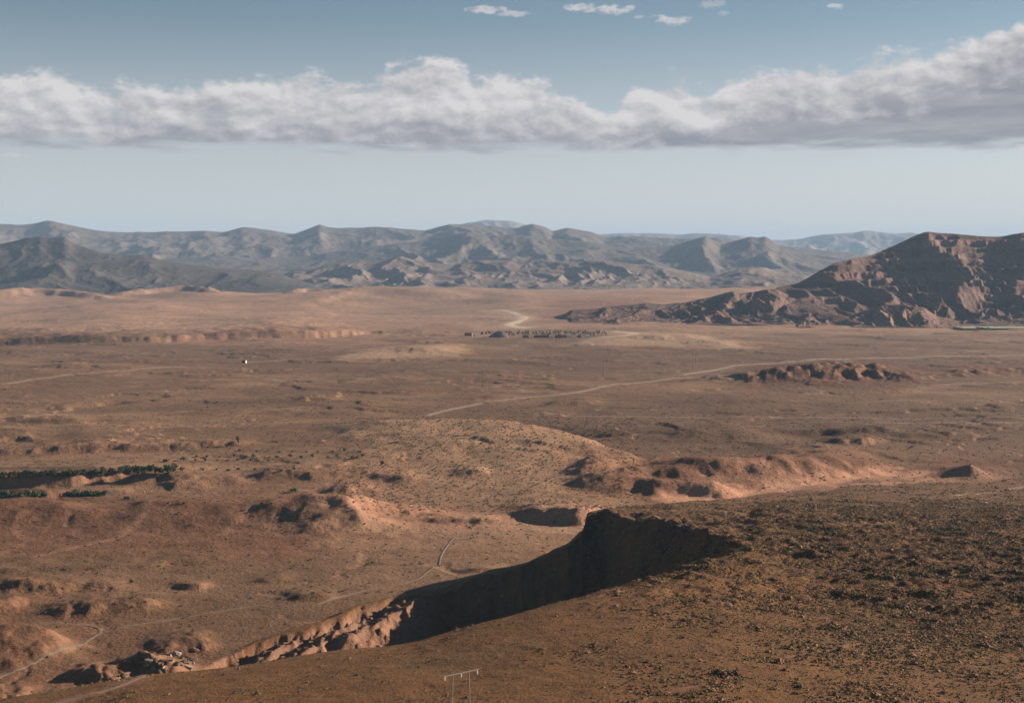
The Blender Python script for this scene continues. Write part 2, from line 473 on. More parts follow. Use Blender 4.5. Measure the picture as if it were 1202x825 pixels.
# badlands and dry wash of the right middle ground
V += ridge([(672, 560, 0), (690, 551, 8), (706, 548, 9), (724, 553, 3), (745, 552, 6), (790, 545, 12), (830, 540, 14), (868, 538, 13), (900, 536, 16), (945, 538, 13),
            (985, 540, 10), (1010, 546, 4), (1035, 552, 0)], 38, 70, .22, 94, rl=34)
V += ridge([(680, 578, 0), (695, 566, 6), (720, 562, 9), (745, 566, 5), (765, 569, 8), (810, 566, 9), (850, 568, 8), (872, 576, 0)], 20, 30, .28, 95, rl=26)
V += ridge([(770, 512, 0), (850, 513, 5), (960, 525, 9), (1020, 534, 6), (1060, 545, 0)], 80, 80)
V += mound(1139, 544, 17, 30, 13, 1.2)
V += mound(1142, 544, 28, 20, 6, 1.5)
V += mound(1105, 554, 40, 14, 2.5, 2)
V += gully([(690, 580), (760, 582), (850, 586), (890, 574), (960, 566), (1040, 556), (1150, 551), (1230, 548)], 16, 3, 96)
dr = ridged(XX / 120 + .35 * fbm(XX / 60, YY / 60, 2, 141), YY / 95, 4, 140)
V -= ss(dr, .58, .85) * .8 * ss(YY, 1500, 1150) * ss(YY, 560, 640)
rock = ridged(XX / 11 + .4 * fbm(XX / 14, YY / 14, 3, 98), YY / 12, 5, 97)
rough_zone = np.zeros_like(V)


def smear(px0, px1, py0, py1, soft=0.3):
    """0..1 weight of the world region that those photo pixels cover on the flat plain"""
    u0, y0 = P(px0, py1, 0); u1, y1 = P(px1, py0, 0)
    su = (u1 - u0) * soft; sy = soft
    wu = ss(U, u0 - su / 2, u0 + su / 2) * ss(U, u1 + su / 2, u1 - su / 2)
    r = np.log(YY / y0) / math.log(y1 / y0)
    return wu * ss(r, -sy / 2, sy / 2) * ss(r, 1 + sy / 2, 1 - sy / 2)


for a in ((680, 880, 545, 590), (860, 1050, 536, 566), (880, 1080, 430, 462), (290, 480, 556, 585), (0, 290, 520, 545), (60, 260, 745, 815), (210, 400, 392, 408)):
    rough_zone = np.maximum(rough_zone, smear(*a))
feat = .75 * ss(V - Vbase, 1.0, 6.0) * ss(YY, 2600, 2000) * (1 - .6 * smear(770, 1060, 520, 580)) + ss(smear(850, 1080, 425, 462), .2, .6) * .7
V += np.maximum(feat, .12 * ss(YY, 1500, 900)) * (rock - .35) * np.minimum(1.7, .0010 * YY) * (.35 + .65 * ss(rough_zone, 0, 1))

# --- the near hill (table of columns: photo column -> (row, height) pairs going away from the eye)
col = {
    -300: [(950, 60), (900, 55)], -150: [(920, 70), (868, 62)], 0: [(900, 78), (838, 70)], 100: [(880, 81), (819, 72)], 150: [(870, 83), (830, 78), (809, 74)],
    250: [(860, 85), (825, 80), (797, 74)], 400: [(855, 89), (810, 83), (772, 76)], 450: [(855, 90), (805, 84), (769, 77)], 490: [(855, 91), (800, 84), (762, 78)],
    560: [(855, 92), (790, 85), (740, 80)], 640: [(855, 93), (775, 86), (716, 82)], 700: [(855, 94), (765, 87), (700, 83)], 760: [(855, 94), (750, 87), (680, 82)],
    830: [(855, 95), (730, 85), (656, 79)], 870: [(855, 95), (725, 84), (665, 75), (650, 68), (620, 56), (600, 44), (588, 28)],
    920: [(855, 95), (720, 82), (655, 66), (618, 56), (600, 46), (590, 32), (583, 18)],
    1000: [(855, 95), (720, 80), (655, 66), (615, 54), (600, 44), (588, 28), (580, 12)],
    1100: [(855, 96), (760, 82), (715, 77), (655, 67), (615, 47), (595, 30), (578, 8)],
    1202: [(855, 97), (760, 80), (715, 76), (655, 67), (615, 48), (595, 31), (576, 8)],
    1400: [(860, 98), (760, 82), (715, 78), (655, 68), (615, 55), (595, 42), (576, 18)]}
tu, tz = [], []
for px in sorted(col):
    pr = [P(px, py, z) for py, z in col[px]]
    ys = [p[1] for p in pr]; zs = [z for _, z in col[px]]
    tu.append((px - 601) / F / .987)
    # in front of the first knot the slope climbs to the eye
    y = np.concatenate([[0, 60, 200], ys]); z = np.concatenate([[HC - 2.2, HC - 24, min(HC - 71, zs[0] + 46)], zs])
    s1 = 0.10
    zi = np.interp(rows, y, z)
    k = rows > ys[-1]
    q = rows[k] - ys[-1]
    zi[k] = zs[-1] - (0.16 * q + 0.0014 * np.minimum(q, 120) ** 2) - np.maximum(q - 120, 0) * .15
    if px > 860:
        zi[k] = zs[-1] - np.interp(px, [870, 920, 1000, 1100], [.26, .17, .10, .075]) * q
    # soften the knots
    ker = np.hanning(31); ker /= ker.sum()
    sm = np.convolve(np.pad(zi, 15, 'edge'), ker, 'valid')
    wgt = ss(rows, 300, 400)
    zi = zi * (1 - wgt) + sm * wgt
    tz.append(zi)
tz = np.array(tz)
H1 = np.empty_like(U)
for i in range(NR):
    H1[i] = np.interp(cols, tu, tz[:, i])
ker = np.hanning(41); ker /= ker.sum()
H1s = np.array([np.convolve(np.pad(r_, 20, 'edge'), ker, 'valid') for r_ in H1])
H1 = H1s.astype(np.float32)

# --- the spur behind the ravine: front rim, back edge
spur = [(250, (786, -4), (780, -4)), (300, (757, 1), (753, 1)), (340, (743, 3), (739, 3)), (375, (733, 4), (729, 4)), (400, (724, 4), (720, 4)), (425, (711, 4), (707, 4)), (455, (703, 4), (700, 4)), (490, (699, 5), (696, 4)), (520, (692, 8), (689, 6)), (560, (680, 12), (677, 10)),
        (600, (668, 17), (665, 15)), (640, (654, 24), (651, 21)), (668, (640, 31), (637, 27)), (684, (624, 37), (621, 33)), (689, (604, 44), (600, 40)), (712, (600, 46), (596, 41)),
        (740, (606, 48), (593, 38)), (800, (614, 53), (589, 36)), (850, (630, 60), (586, 31)), (900, (650, 66), (584, 25)), (960, (652, 66), (583, 20)), (1400, (655, 66), (576, 8))]
su_, yf, zf, yb, zb = [], [], [], [], []
for px, a, b in spur:
    ua, ya = P(px, *a); ub, yb_ = P(px, *b)
    su_.append(ua); yf.append(ya); zf.append(a[1]); yb.append(yb_); zb.append(b[1])
Uw = U + 0.004 * fbm(XX / 30, YY / 30, 3, 101)
Yf, Zf, Yb, Zb = (np.interp(Uw, su_, q).astype(np.float32) for q in (yf, zf, yb, zb))
jit = (12 + 16 * ss(U, .06, .11)) * fbm(XX / 26, YY / 60, 4, 102) + 6.5 * fbm(XX / 8, YY / 14, 3, 103)
Yf = Yf + jit * ss(U, .22, .14)
Zf = Zf + 2.6 * fbm(XX / 13, XX * 0 + 2.2, 3, 133) * ss(U, -.12, -.06)
t = np.clip((YY - Yf) / np.maximum(Yb - Yf, 4), 0, 1)
H2 = Zf + (Zb - Zf) * t
f_ = np.maximum(Yf - YY, 0)
cliff = np.minimum(f_ * 1.2, 4 + 3 * fbm(XX / 14, YY / 14, 3, 104)) * ss(Zf, 20, 45)
H2 = H2 - cliff - np.minimum(f_, 95) * .52 + np.maximum(f_ - 95, 0) * .02
b_ = np.maximum(YY - Yb, 0)
H2 = H2 - b_ * (.60 - .36 * ss(U, .06, .16))
# flutes cut into the front of the spur
fl = ridged(XX / 17 + 0.35 * fbm(XX / 20, YY / 20, 2, 105), YY / 75, 3, 106)
flw = ss(f_, 0, 10) * ss(f_, 95, 50)
badl = ss(U, -.22, -.16) * ss(U, -.05, -.075)
H2 = H2 + flw * ((fl - .45) * (3.4 + 3.0 * badl))
# the red fluted buttress that catches the sun
fl2 = ridged(YY / 15 + .012 * XX + .5 * fbm(XX / 18, YY / 18, 2, 105), XX / 60, 4, 108)
fl3 = ridged(XX / 8 + .4 * fbm(XX / 14, YY / 14, 2, 109), YY / 30, 3, 119)
for (qx_, qy_, top_, wdt, y0_, y1_) in ((447, 728, 6, .60, 38, 46), (385, 752, 4, .60, 26, 36), (330, 764, 2, .6, 20, 30)):
    ux, uy = P(qx_, qy_, top_ - 1)
    dx = XX - ux * uy - .35 * (YY - uy); dy = YY - uy
    dx = dx + 3.5 * fbm(XX / 22, YY / 22, 3, 123)
    body = top_ - np.where(dx > 0, dx * wdt, -dx * .30) - np.where(dy < 0, np.maximum(-dy - y0_, 0) * .8, np.maximum(dy - y1_, 0) * .5)
    body = body + (fl2 - .5) * 6.0 * ss(np.abs(dx), 0, 8) + (fl3 - .5) * 2.6
    body = body - np.maximum(YY - Yf + 6, 0) * .35
    H2 = np.where(YY > 560, np.maximum(H2, body), H2)
# the ravine is cut below the valley floor
cut = ss(Yf - YY, 0, 14) * ss(U, -.225, -.17)
V = V - 60 * cut

hum = 1.5 * fbm(XX / 46, YY / 46, 4, 110) + .55 * fbm(XX / 9, YY / 9, 3, 111)
farh = ss(YY, 460, 600)
Hn = hum * (.55 + .6 * farh) * ss(YY, 240, 380)
# rougher, shrub-bound hummocks over the right part of the hill
rzone = ss(U, .0, .16) * ss(YY, 400, 520) * ss(YY, 950, 820)
Hn += rzone * 2.4 * (ridged(XX / 34, YY / 26, 3, 112) - .45)
Hn += rzone * 1.0 * fbm(XX / 5, YY / 5, 2, 113)
Hn += rough_zone * 0
H1 = H1 + Hn
H2 = H2 + Hn * .9
HH = np.maximum(H1, H2)
k_ = 2.0
Zt = np.maximum(V, HH) + np.exp(-np.abs(V - HH) / k_) * k_ * .35
is_hill = HH > V
Zt = np.where(YY < 250, H1, Zt)
dmin = ss(YY, 9000, 12000)
Zt = Zt * (1 - dmin)
Zt = Zt.astype(np.float32)


def height(x, y):
    u = x / y
    r = np.interp(y, rows, np.arange(NR)); c = np.interp(u, cols, np.arange(NC))
    i = min(int(r), NR - 2); j = min(int(c), NC - 2); fr, fc_ = r - i, c - j
    return float(Zt[i, j] * (1 - fr) * (1 - fc_) + Zt[i + 1, j] * fr * (1 - fc_) + Zt[i, j + 1] * (1 - fr) * fc_ + Zt[i + 1, j + 1] * fr * fc_)


def heights(x, y):
    r = np.interp(y, rows, np.arange(NR)); c = np.interp(x / y, cols, np.arange(NC))
    i = np.minimum(r.astype(int), NR - 2); j = np.minimum(c.astype(int), NC - 2); fr, fc_ = r - i, c - j
    return Zt[i, j] * (1 - fr) * (1 - fc_) + Zt[i + 1, j] * fr * (1 - fc_) + Zt[i, j + 1] * (1 - fr) * fc_ + Zt[i + 1, j + 1] * fr * fc_


def G(px, py, ymin=300, pick='first'):
    """ground point (x, y, z) seen at a photo pixel"""
    a = (px - 601.0) / F; b = -(py - 412.5) / F
    dy = CP + b * SP; dz = -SP + b * CP; u = a / dy
    Y = np.linspace(0, 1, 6000) ** 2 * 9000 + ymin
    z = HC + Y / dy * dz
    g = heights(u * Y, Y)
    hit = np.nonzero(g >= z)[0]
    i = hit[0] if len(hit) else len(Y) - 1
    if i > 0:
        d0 = z[i - 1] - g[i - 1]; d1 = g[i] - z[i]; f = d0 / max(d0 + d1, 1e-6)
        y = Y[i - 1] + (Y[i] - Y[i - 1]) * f
    else: y = Y[0]
    return u * y, y, height(u * y, y)


def project(x, y, z):
    dep = y * CP + (HC - z) * SP
    up = y * SP - (HC - z) * CP
    return 601 + F * x / dep, 412.5 - F * up / dep


# ------------------------------------------------------------------ soil colours (albedo, linear), some bands of shade painted in
SX, SY = project(XX, YY, Zt)
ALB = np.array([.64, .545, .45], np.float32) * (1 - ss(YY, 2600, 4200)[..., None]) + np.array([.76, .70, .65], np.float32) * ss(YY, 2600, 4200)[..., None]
colr = np.empty((NR, NC, 3), np.float32)
BROWN = np.array([.205, .133, .088]); TAN = np.array([.34, .235, .165]); PINK = np.array([.44, .27, .20]); RED = np.array([.215, .112, .074])
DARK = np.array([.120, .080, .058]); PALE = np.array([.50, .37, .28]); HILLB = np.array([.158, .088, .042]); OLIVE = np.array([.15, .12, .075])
nA = fbm(XX / 340, YY / 240, 4, 120); nB = fbm(XX / 80, YY / 60, 4, 121); nC = fbm(XX / 18, YY / 18, 3, 122)
colr[:] = BROWN


def lay(w, c):
    global colr
    w = np.clip(w, 0, 1)[..., None].astype(np.float32)
    colr = colr * (1 - w) + np.asarray(c, np.float32) * w


lay(ss(nA + .5 * nB, -.1, .45) * .65, TAN)
lay(ss(-nA + .4 * nB, .1, .5) * .45, DARK * 1.25)
nW = ridged(XX / 420 + .25 * nB, YY / 300 + .2 * nB, 4, 130)
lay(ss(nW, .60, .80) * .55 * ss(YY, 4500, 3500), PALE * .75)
nX = ridged(XX / 90 + .3 * nC, YY / 110, 3, 134)
lay(ss(dr, .64, .82) * .6 * ss(YY, 1700, 1200), PINK * .95)
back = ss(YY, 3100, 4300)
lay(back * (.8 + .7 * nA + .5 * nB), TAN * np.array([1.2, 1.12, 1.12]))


def patch(px0, px1, py0, py1, c, k=1.0, soft=.35, nz=.5, wob=1.0):
    w = smear(px0, px1, py0, py1, soft)
    w = np.clip(w * (1 + nz * (nB + nC) * 2) - nz * .15, 0, 1) * k
    lay(w, c)


patch(-400, 1600, 396, 404, DARK * 1.5, .35, 1.0)
patch(-200, 132, 559, 573, DARK * .8, .85, .25, .1)  # shade on the upper terrace bank, put into the ground colour
patch(-200, 132, 587, 594, DARK * .8, .8, .3, .1)  # shade of the lower terrace bank, painted dark as well
patch(900, 1140, 506, 527, DARK * .9, .7, .5, .3)  # strip of shade on the right middle plain, painted as darker ground
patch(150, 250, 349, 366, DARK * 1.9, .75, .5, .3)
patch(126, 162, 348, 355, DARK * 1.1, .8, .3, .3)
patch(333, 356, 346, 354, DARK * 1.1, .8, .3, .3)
patch(-60, 340, 384, 396, TAN * 1.35, .5, .6, .6)
patch(400, 640, 345, 385, TAN * .8, .5, .6, .8)
patch(640, 760, 362, 380, RED * .9, .7, .5, .3)
patch(560, 1500, 412, 440, DARK * 1.3, .6, .6, .2)  # band of shade across the plain, laid on as dark colour
patch(-300, 380, 405, 424, DARK * 1.4, .5, .6, .3)  # shade band on the left of the plain, carried by the colour
patch(400, 720, 424, 446, DARK * 1.4, .5, .6, .3)
patch(-300, 330, 455, 480, DARK * 1.4, .4, .6, .5)
patch(560, 1500, 470, 545, DARK * 1.3, .72, .5, .3)
lay(ss(SWELL + nB, 1.5, 6), TAN * 1.38)
lay(ss(SW1 + nB, .8, 5) * .9, PALE * .88)
lay(ss(SW2 + nB, .8, 6) * .95, PALE * .86)
patch(400, 720, 530, 600, TAN * 1.3, .8, .5, .3)
patch(-200, 420, 535, 560, TAN, .6, .5, .4)
patch(-50, 180, 566, 578, TAN * .9, .7, .5, .2)
patch(140, 500, 552, 592, PINK * .72, .55, .5, .7)
patch(0, 280, 520, 540, PINK * .8, .5, .5, .9)
patch(670, 1060, 538, 588, RED * 1.15, .75, .3, .5)
patch(860, 1160, 556, 576, PINK * 1.15, .8, .5, .8)
patch(1085, 1190, 538, 560, RED, .85, .5, .2)
patch(870, 1075, 428, 456, RED * .75, .9, .3, .3)
patch(1075, 1500, 430, 442, RED * .95, .7, .5, .5)
patch(700, 1500, 515, 540, BROWN * 1.1, .5, .5, .4)
patch(200, 480, 388, 407, PINK * .95, .6, .5, .9)
patch(-300, 460, 586, 660, RED * .92, .8, .35, .35)
patch(400, 720, 600, 655, PINK * .88, .62, .5, .35)
patch(380, 640, 640, 700, TAN * .95, .75, .5, .25)
patch(340, 720, 612, 632, PALE * .85, .5, .7, .5)
patch(-300, 420, 655, 690, BROWN * .9, .7, .5, .4)
patch(-300, 240, 690, 840, RED * .9, .5, .5, .6)
patch(120, 520, 690, 760, BROWN * .95, .6, .5, .4)
patch(60, 260, 770, 815, PINK * .8, .5, .5, .9)


def streak(pts, w, c, k=1.0, seed=0):
    W = [P(a, b, 0) for a, b in pts]; W = [(u * y, y) for u, y in W]
    D = np.full(U.shape, 1e9, np.float32)
    nx = XX + 1.2 * w * fbm(XX / (3 * w), YY / (3 * w), 3, seed); ny = YY + 1.2 * w * fbm(XX / (3 * w), YY / (3 * w), 3, seed + 3)
    for (x0, y0), (x1, y1) in zip(W, W[1:]):
        dx, dy = x1 - x0, y1 - y0
        t = np.clip(((nx - x0) * dx + (ny - y0) * dy) / (dx * dx + dy * dy), 0, 1)
        D = np.minimum(D, np.hypot(nx - x0 - t * dx, ny - y0 - t * dy))
    lay(ss(D / w + .6 * nC, 1.25, .5) * k, c)


streak([(800, 586), (870, 579), (900, 573), (960, 566), (1040, 557), (1080, 553)], 18, PINK * 1.35, .95, 301)
streak([(1040, 557), (1090, 556), (1140, 553)], 9, PINK * 1.15, .8, 303)
streak([(560, 616), (620, 622), (680, 624)], 12, PALE * .9, .8, 305)
streak([(180, 600), (172, 616), (140, 634), (90, 644), (40, 656)], 3.5, PINK * .8, .8, 311)
streak([(300, 612), (282, 620), (262, 632)], 4, PINK * .8, .8, 312)
streak([(0, 652), (30, 640), (20, 622)], 3, PINK * .7, .7, 313)
streak([(430, 606), (520, 612), (600, 618), (685, 616)], 38, PINK * 1.15, .6, 306)
streak([(400, 640), (520, 640), (640, 640)], 20, TAN * 1.1, .5, 316)
streak([(130, 560), (230, 553), (330, 548)], 12, TAN * 1.2, .6, 307)
streak([(100, 500), (170, 503), (260, 500)], 9, PINK, .6, 308)
streak([(0, 543), (120, 538), (220, 540)], 12, PINK * .8, .6, 309)
streak([(75, 826), (150, 806), (200, 782)], 7, PALE * .62, .6, 310)
bare = ss(np.abs(np.gradient(Zt, axis=1) / np.maximum(np.gradient(XX, axis=1), 1e-3)) + .0, .25, .6) * (YY < 4000)
lay(bare * .55, PINK * .8)
hillw = is_hill.astype(np.float32)
hc = HILLB[None, None] * (1 + .22 * nC[..., None])
w = hillw[..., None]
colr = colr * (1 - w) + hc.astype(np.float32) * w
lay(hillw * badl * ss(f_, 0, 6) * ss(YY, 600, 640) * .9, PINK * .58)
lay(hillw * (YY > 600) * ss(U, .05, .03) * ss(ss(fl, .5, .8), 0, 1) * .5, RED * .8)
lay(hillw * ss(YY, 640, 900) * ss(U, .06, .1) * .5, BROWN * .8)
lay(hillw * ss(nB, .15, .5) * .35, OLIVE * .8)


# ------------------------------------------------------------------ materials
def ground_material(name, fine=1.0, bump=.6, att=True, base=(.2, .13, .09, 1), speck=.5, sps=.28):
    m = bpy.data.materials.new(name); m.use_nodes = True
    g = NT(m.node_tree); b = g.n['Principled BSDF']
    b.inputs['Roughness'].default_value = .95
    b.inputs['Specular IOR Level'].default_value = .1
    geo_ = g.node('ShaderNodeNewGeometry'); pos = geo_.outputs['Position']
    if att:
        a = g.node('ShaderNodeAttribute'); a.attribute_name = 'soil'; c = a.outputs['Color']
    else: c = base
    n1 = g.noise(pos, .9 * fine, 6, .65); n2 = g.noise(pos, .12 * fine, 5, .6); n3 = g.noise(pos, .02 * fine, 5, .6)
    v = g.math('ADD', g.math('MULTIPLY', n1, 1.1), g.math('ADD', g.math('MULTIPLY', n2, .7), g.math('MULTIPLY', n3, .5)))
    v = g.math('ADD', v, -.15)
    c = g.mix(1.0, c, g.comb(v, v, v), 'MULTIPLY')
    # scattered dark tufts and stones too small to model
    vo = g.node('ShaderNodeTexVoronoi'); g.put(vo.inputs['Vector'], pos); vo.inputs['Scale'].default_value = sps
    dots = g.sstep(vo.outputs['Distance'], .12, .26, speck, 0.0)
    dots = g.math('MULTIPLY', dots, g.sstep(n2, .42, .58))
    c = g.mix(dots, c, (.055, .045, .028, 1))
    g.l.new(c, b.inputs['Base Color'])
    bp = g.node('ShaderNodeBump'); bp.inputs['Strength'].default_value = bump; bp.inputs['Distance'].default_value = 1.0 / fine
    hgt = g.math('ADD', n1, g.math('MULTIPLY', n2, 2.0))
    g.l.new(hgt, bp.inputs['Height']); g.l.new(bp.outputs[0], b.inputs['Normal'])
    return m


def mat(name, colour, rough=.85, noise=.25, scale=1.0, metal=0.0):
    m = bpy.data.materials.new(name); m.use_nodes = True
    g = NT(m.node_tree); b = g.n['Principled BSDF']
    tc = g.node('ShaderNodeTexCoord')
    n = g.noise(tc.outputs['Object'], scale, 5, .6)
    v = g.math('ADD', 1 - noise, g.math('MULTIPLY', n, noise * 2))
    c = g.mix(1.0, (*colour, 1), g.comb(v, v, v), 'MULTIPLY')
    g.l.new(c, b.inputs['Base Color'])
    b.inputs['Roughness'].default_value = rough; b.inputs['Metallic'].default_value = metal
    b.inputs['Specular IOR Level'].default_value = .2
    return m


def leaf_mat(name, c1, c2):
    m = bpy.data.materials.new(name); m.use_nodes = True
    g = NT(m.node_tree); b = g.n['Principled BSDF']
    geo_ = g.node('ShaderNodeNewGeometry')
    oi = g.node('ShaderNodeObjectInfo')
    n = g.noise(geo_.outputs['Position'], 1.3, 3, .6)
    f = g.math('ADD', g.math('MULTIPLY', n, .8), g.math('MULTIPLY', oi.outputs['Random'], .4))
    c = g.mix(g.math('SUBTRACT', f, .1, clamp=True), (*c1, 1), (*c2, 1))
    g.l.new(c, b.inputs['Base Color']); b.inputs['Roughness'].default_value = .85
    b.inputs['Specular IOR Level'].default_value = .15
    return m


M_plain = ground_material('plain_soil', .45, .55, speck=.6, sps=.22)
M_hill = ground_material('hill_soil', 1.3, .9, speck=.8, sps=.75)
M_track = ground_material('track_dust', 1.0, .2, speck=0.0)
M_scrub = leaf_mat('dry_scrub', (.16, .095, .045), (.33, .21, .105))
M_scrubd = leaf_mat('dark_scrub', (.075, .05, .028), (.17, .11, .06))
M_leaf = leaf_mat('tree_leaves', (.028, .042, .018), (.075, .095, .045))
M_leafg = leaf_mat('grove_leaves', (.06, .075, .045), (.11, .135, .08))
M_bark = mat('bark', (.10, .07, .05))
M_rock = mat('red_rock', (.13, .08, .055), .9, .45, .8)
M_rockp = mat('pale_rock', (.24, .18, .14), .9, .4, .8)
M_white = mat('white_plaster', (.78, .74, .68), .8, .08)
M_mud = mat('mud_plaster', (.22, .12, .085), .9, .2)
M_hole = mat('window_dark', (.02, .018, .016), .5, .1)
M_steel = mat('weathered_pole', (.27, .23, .20), .7, .25, 3.0)
M_insul = mat('insulator_glaze', (.7, .68, .64), .3, .1)
M_slag = mat('grey_gravel', (.10, .085, .08), .95, .35, .3)


# ------------------------------------------------------------------ grid to mesh
def grid_object(name, X, Y, Z, colour, keep, material, kind='structure'):
    nr, nc = Z.shape
    idx = np.arange(nr * nc).reshape(nr, nc)
    q = np.stack([idx[:-1, :-1], idx[:-1, 1:], idx[1:, 1:], idx[1:, :-1]], -1).reshape(-1, 4)
    if keep is not None: q = q[keep.reshape(-1)]
    used = np.zeros(nr * nc, bool); used[q.reshape(-1)] = True
    remap = np.cumsum(used) - 1
    q = remap[q].astype(np.int32)
    co = np.stack([X, Y, Z], -1).reshape(-1, 3)[used].astype(np.float32)
    me = bpy.data.meshes.new(name)
    me.vertices.add(len(co)); me.vertices.foreach_set('co', co.reshape(-1))
    me.loops.add(len(q) * 4); me.loops.foreach_set('vertex_index', q.reshape(-1))
    me.polygons.add(len(q)); me.polygons.foreach_set('loop_start', np.arange(len(q), dtype=np.int32) * 4)
    me.polygons.foreach_set('loop_total', np.full(len(q), 4, np.int32))
    me.update(calc_edges=True)
    if colour is not None:
        ca = me.color_attributes.new('soil', 'FLOAT_COLOR', 'POINT')
        c4 = np.ones((len(co), 4), np.float32); c4[:, :3] = colour.reshape(-1, 3)[used]
        ca.data.foreach_set('color', c4.reshape(-1))
    me.materials.append(material)
    me.shade_smooth()
    o = link(bpy.data.objects.new(name, me)); tag(o, kind=kind)
    return o


# ------------------------------------------------------------------ tracks and roads: laid on the ground, dust spreading into the soil beside them
track_defs = [
    ('road', [(500, 488), (520, 482), (560, 474), (600, 468), (660, 463), (690, 458), (720, 451), (770, 447), (800, 443), (850, 440), (880, 437)], 12, PALE * .62),
    ('road', [(800, 440), (870, 428), (950, 423), (1020, 420), (1100, 418), (1202, 417), (1300, 416)], 19, PALE * .66),
    ('track', [(620, 484), (700, 489), (800, 490), (900, 489), (1000, 490), (1100, 491), (1202, 491), (1290, 492)], 4.5, PALE * .95),
    ('track', [(930, 495), (1000, 496), (1100, 496), (1202, 496), (1290, 496)], 4.5, PALE * .9),
    ('track', [(290, 425), (330, 423), (380, 419), (420, 414)], 9, PALE * .85),
    ('track', [(0, 451), (40, 445), (80, 440), (130, 436), (200, 431)], 12, TAN * 1.25),
    ('road', [(588, 364), (600, 367), (615, 372), (612, 376), (602, 379), (595, 382), (606, 384), (622, 385)], 42, PALE * 1.25),
    ('road', [(720, 389), (745, 391), (735, 394), (722, 396), (712, 395)], 40, PALE * 1.15),
    ('track', [(515, 664), (517, 654), (521, 646), (528, 636), (534, 630)], 2.4, PALE * .6),
    ('track', [(372, 709), (400, 700), (430, 692), (465, 686), (490, 680), (500, 672), (514, 664)], 3.2, TAN * .85),
    ('track', [(-40, 812), (0, 793), (40, 778), (80, 760), (108, 748), (122, 741), (112, 735), (80, 732), (45, 731)], 3.4, TAN * .85),
    ('track', [(122, 741), (160, 733), (230, 722), (300, 711), (372, 709)], 3.0, TAN * .8),
    ('track', [(60, 826), (100, 817), (140, 806), (165, 795), (185, 788)], 5.5, PINK * .75),
    ('track', [(1120, 582), (1150, 579), (1180, 575), (1202, 571), (1260, 566)], 4, TAN * 1.05),
    ('track', [(900, 775), (940, 768), (980, 762), (1040, 748), (1100, 730), (1140, 718)], 1.3, RED * 1.15),
    ('track', [(755, 820), (780, 812), (800, 808), (825, 803)], 1.3, RED * 1.15),
    ('track', [(970, 640), (1060, 637), (1130, 629), (1202, 628), (1260, 627)], 1.2, RED * 1.2),
]
road_lines = []
for nm, pts, w, c in track_defs:
    W = np.array([G(px, py)[:2] for px, py in pts])
    # resample smoothly
    seg = np.r_[0, np.cumsum(np.hypot(*np.diff(W, axis=0).T))]
    n = int(min(420, max(30, seg[-1] / (w * .35))))
    s = np.linspace(0, seg[-1], n)
    lx, ly = np.interp(s, seg, W[:, 0]), np.interp(s, seg, W[:, 1])
    kk = np.hanning(max(5, n // 12 * 2 + 1)); kk /= kk.sum(); h_ = len(kk) // 2
    lx = np.convolve(np.pad(lx, h_, 'reflect', reflect_type='odd'), kk, 'valid'); ly = np.convolve(np.pad(ly, h_, 'reflect', reflect_type='odd'), kk, 'valid')
    road_lines.append((nm, lx, ly, w, c))
    # dust on the soil either side
    x0, x1, y0, y1 = lx.min() - 3 * w, lx.max() + 3 * w, ly.min() - 3 * w, ly.max() + 3 * w
    sel = np.nonzero((XX > x0) & (XX < x1) & (YY > y0) & (YY < y1))
    px_, py_ = XX[sel], YY[sel]
    D = np.full(px_.shape, 1e9, np.float32)
    for i in range(0, n, 1):
        D = np.minimum(D, (px_ - lx[i]) ** 2 + (py_ - ly[i]) ** 2)
    D = np.sqrt(D) / w
    k = np.exp(-(D / .85) ** 2)[:, None] * .75
    colr[sel] = colr[sel] * (1 - k) + np.asarray(c, np.float32) * .9 * k

hl_ = hillw[..., None]; ALB = ALB * (1 - hl_) + np.array([.80, .70, .60], np.float32) * hl_
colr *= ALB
km = is_hill[:-1, :-1] | is_hill[1:, 1:]
km[rows[:-1] < 250] = True
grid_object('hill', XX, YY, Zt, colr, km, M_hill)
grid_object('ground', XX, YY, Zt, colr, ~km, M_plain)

for nm, lx, ly, w, c in road_lines:
    tx, ty = np.gradient(lx), np.gradient(ly); L = np.hypot(tx, ty) + 1e-6
    nx, ny = -ty / L, tx / L
    K = 7
    off = np.linspace(-.5, .5, K)
    ww = w * (1 + .25 * fbm(np.linspace(0, 40, len(lx)), np.full(len(lx), 3.3), 3, 7)) * .8
    X2 = lx[:, None] + nx[:, None] * off * ww[:, None]; Y2 = ly[:, None] + ny[:, None] * off * ww[:, None]
    c = np.asarray(c) * (.76 if nm == 'road' else .54)
    Z2 = heights(X2.ravel(), Y2.ravel()).reshape(X2.shape) + np.array([-.10, .1, .14, .12, .14, .1, -.10]) * (1 + Y2 / 1500)
    cc = np.ones(X2.shape + (3,), np.float32) * np.asarray(c, np.float32) * (1 + .12 * fbm(X2 / 9, Y2 / 9, 3, 9))[..., None]
    grid_object(nm, X2, Y2, Z2, cc, None, M_track)


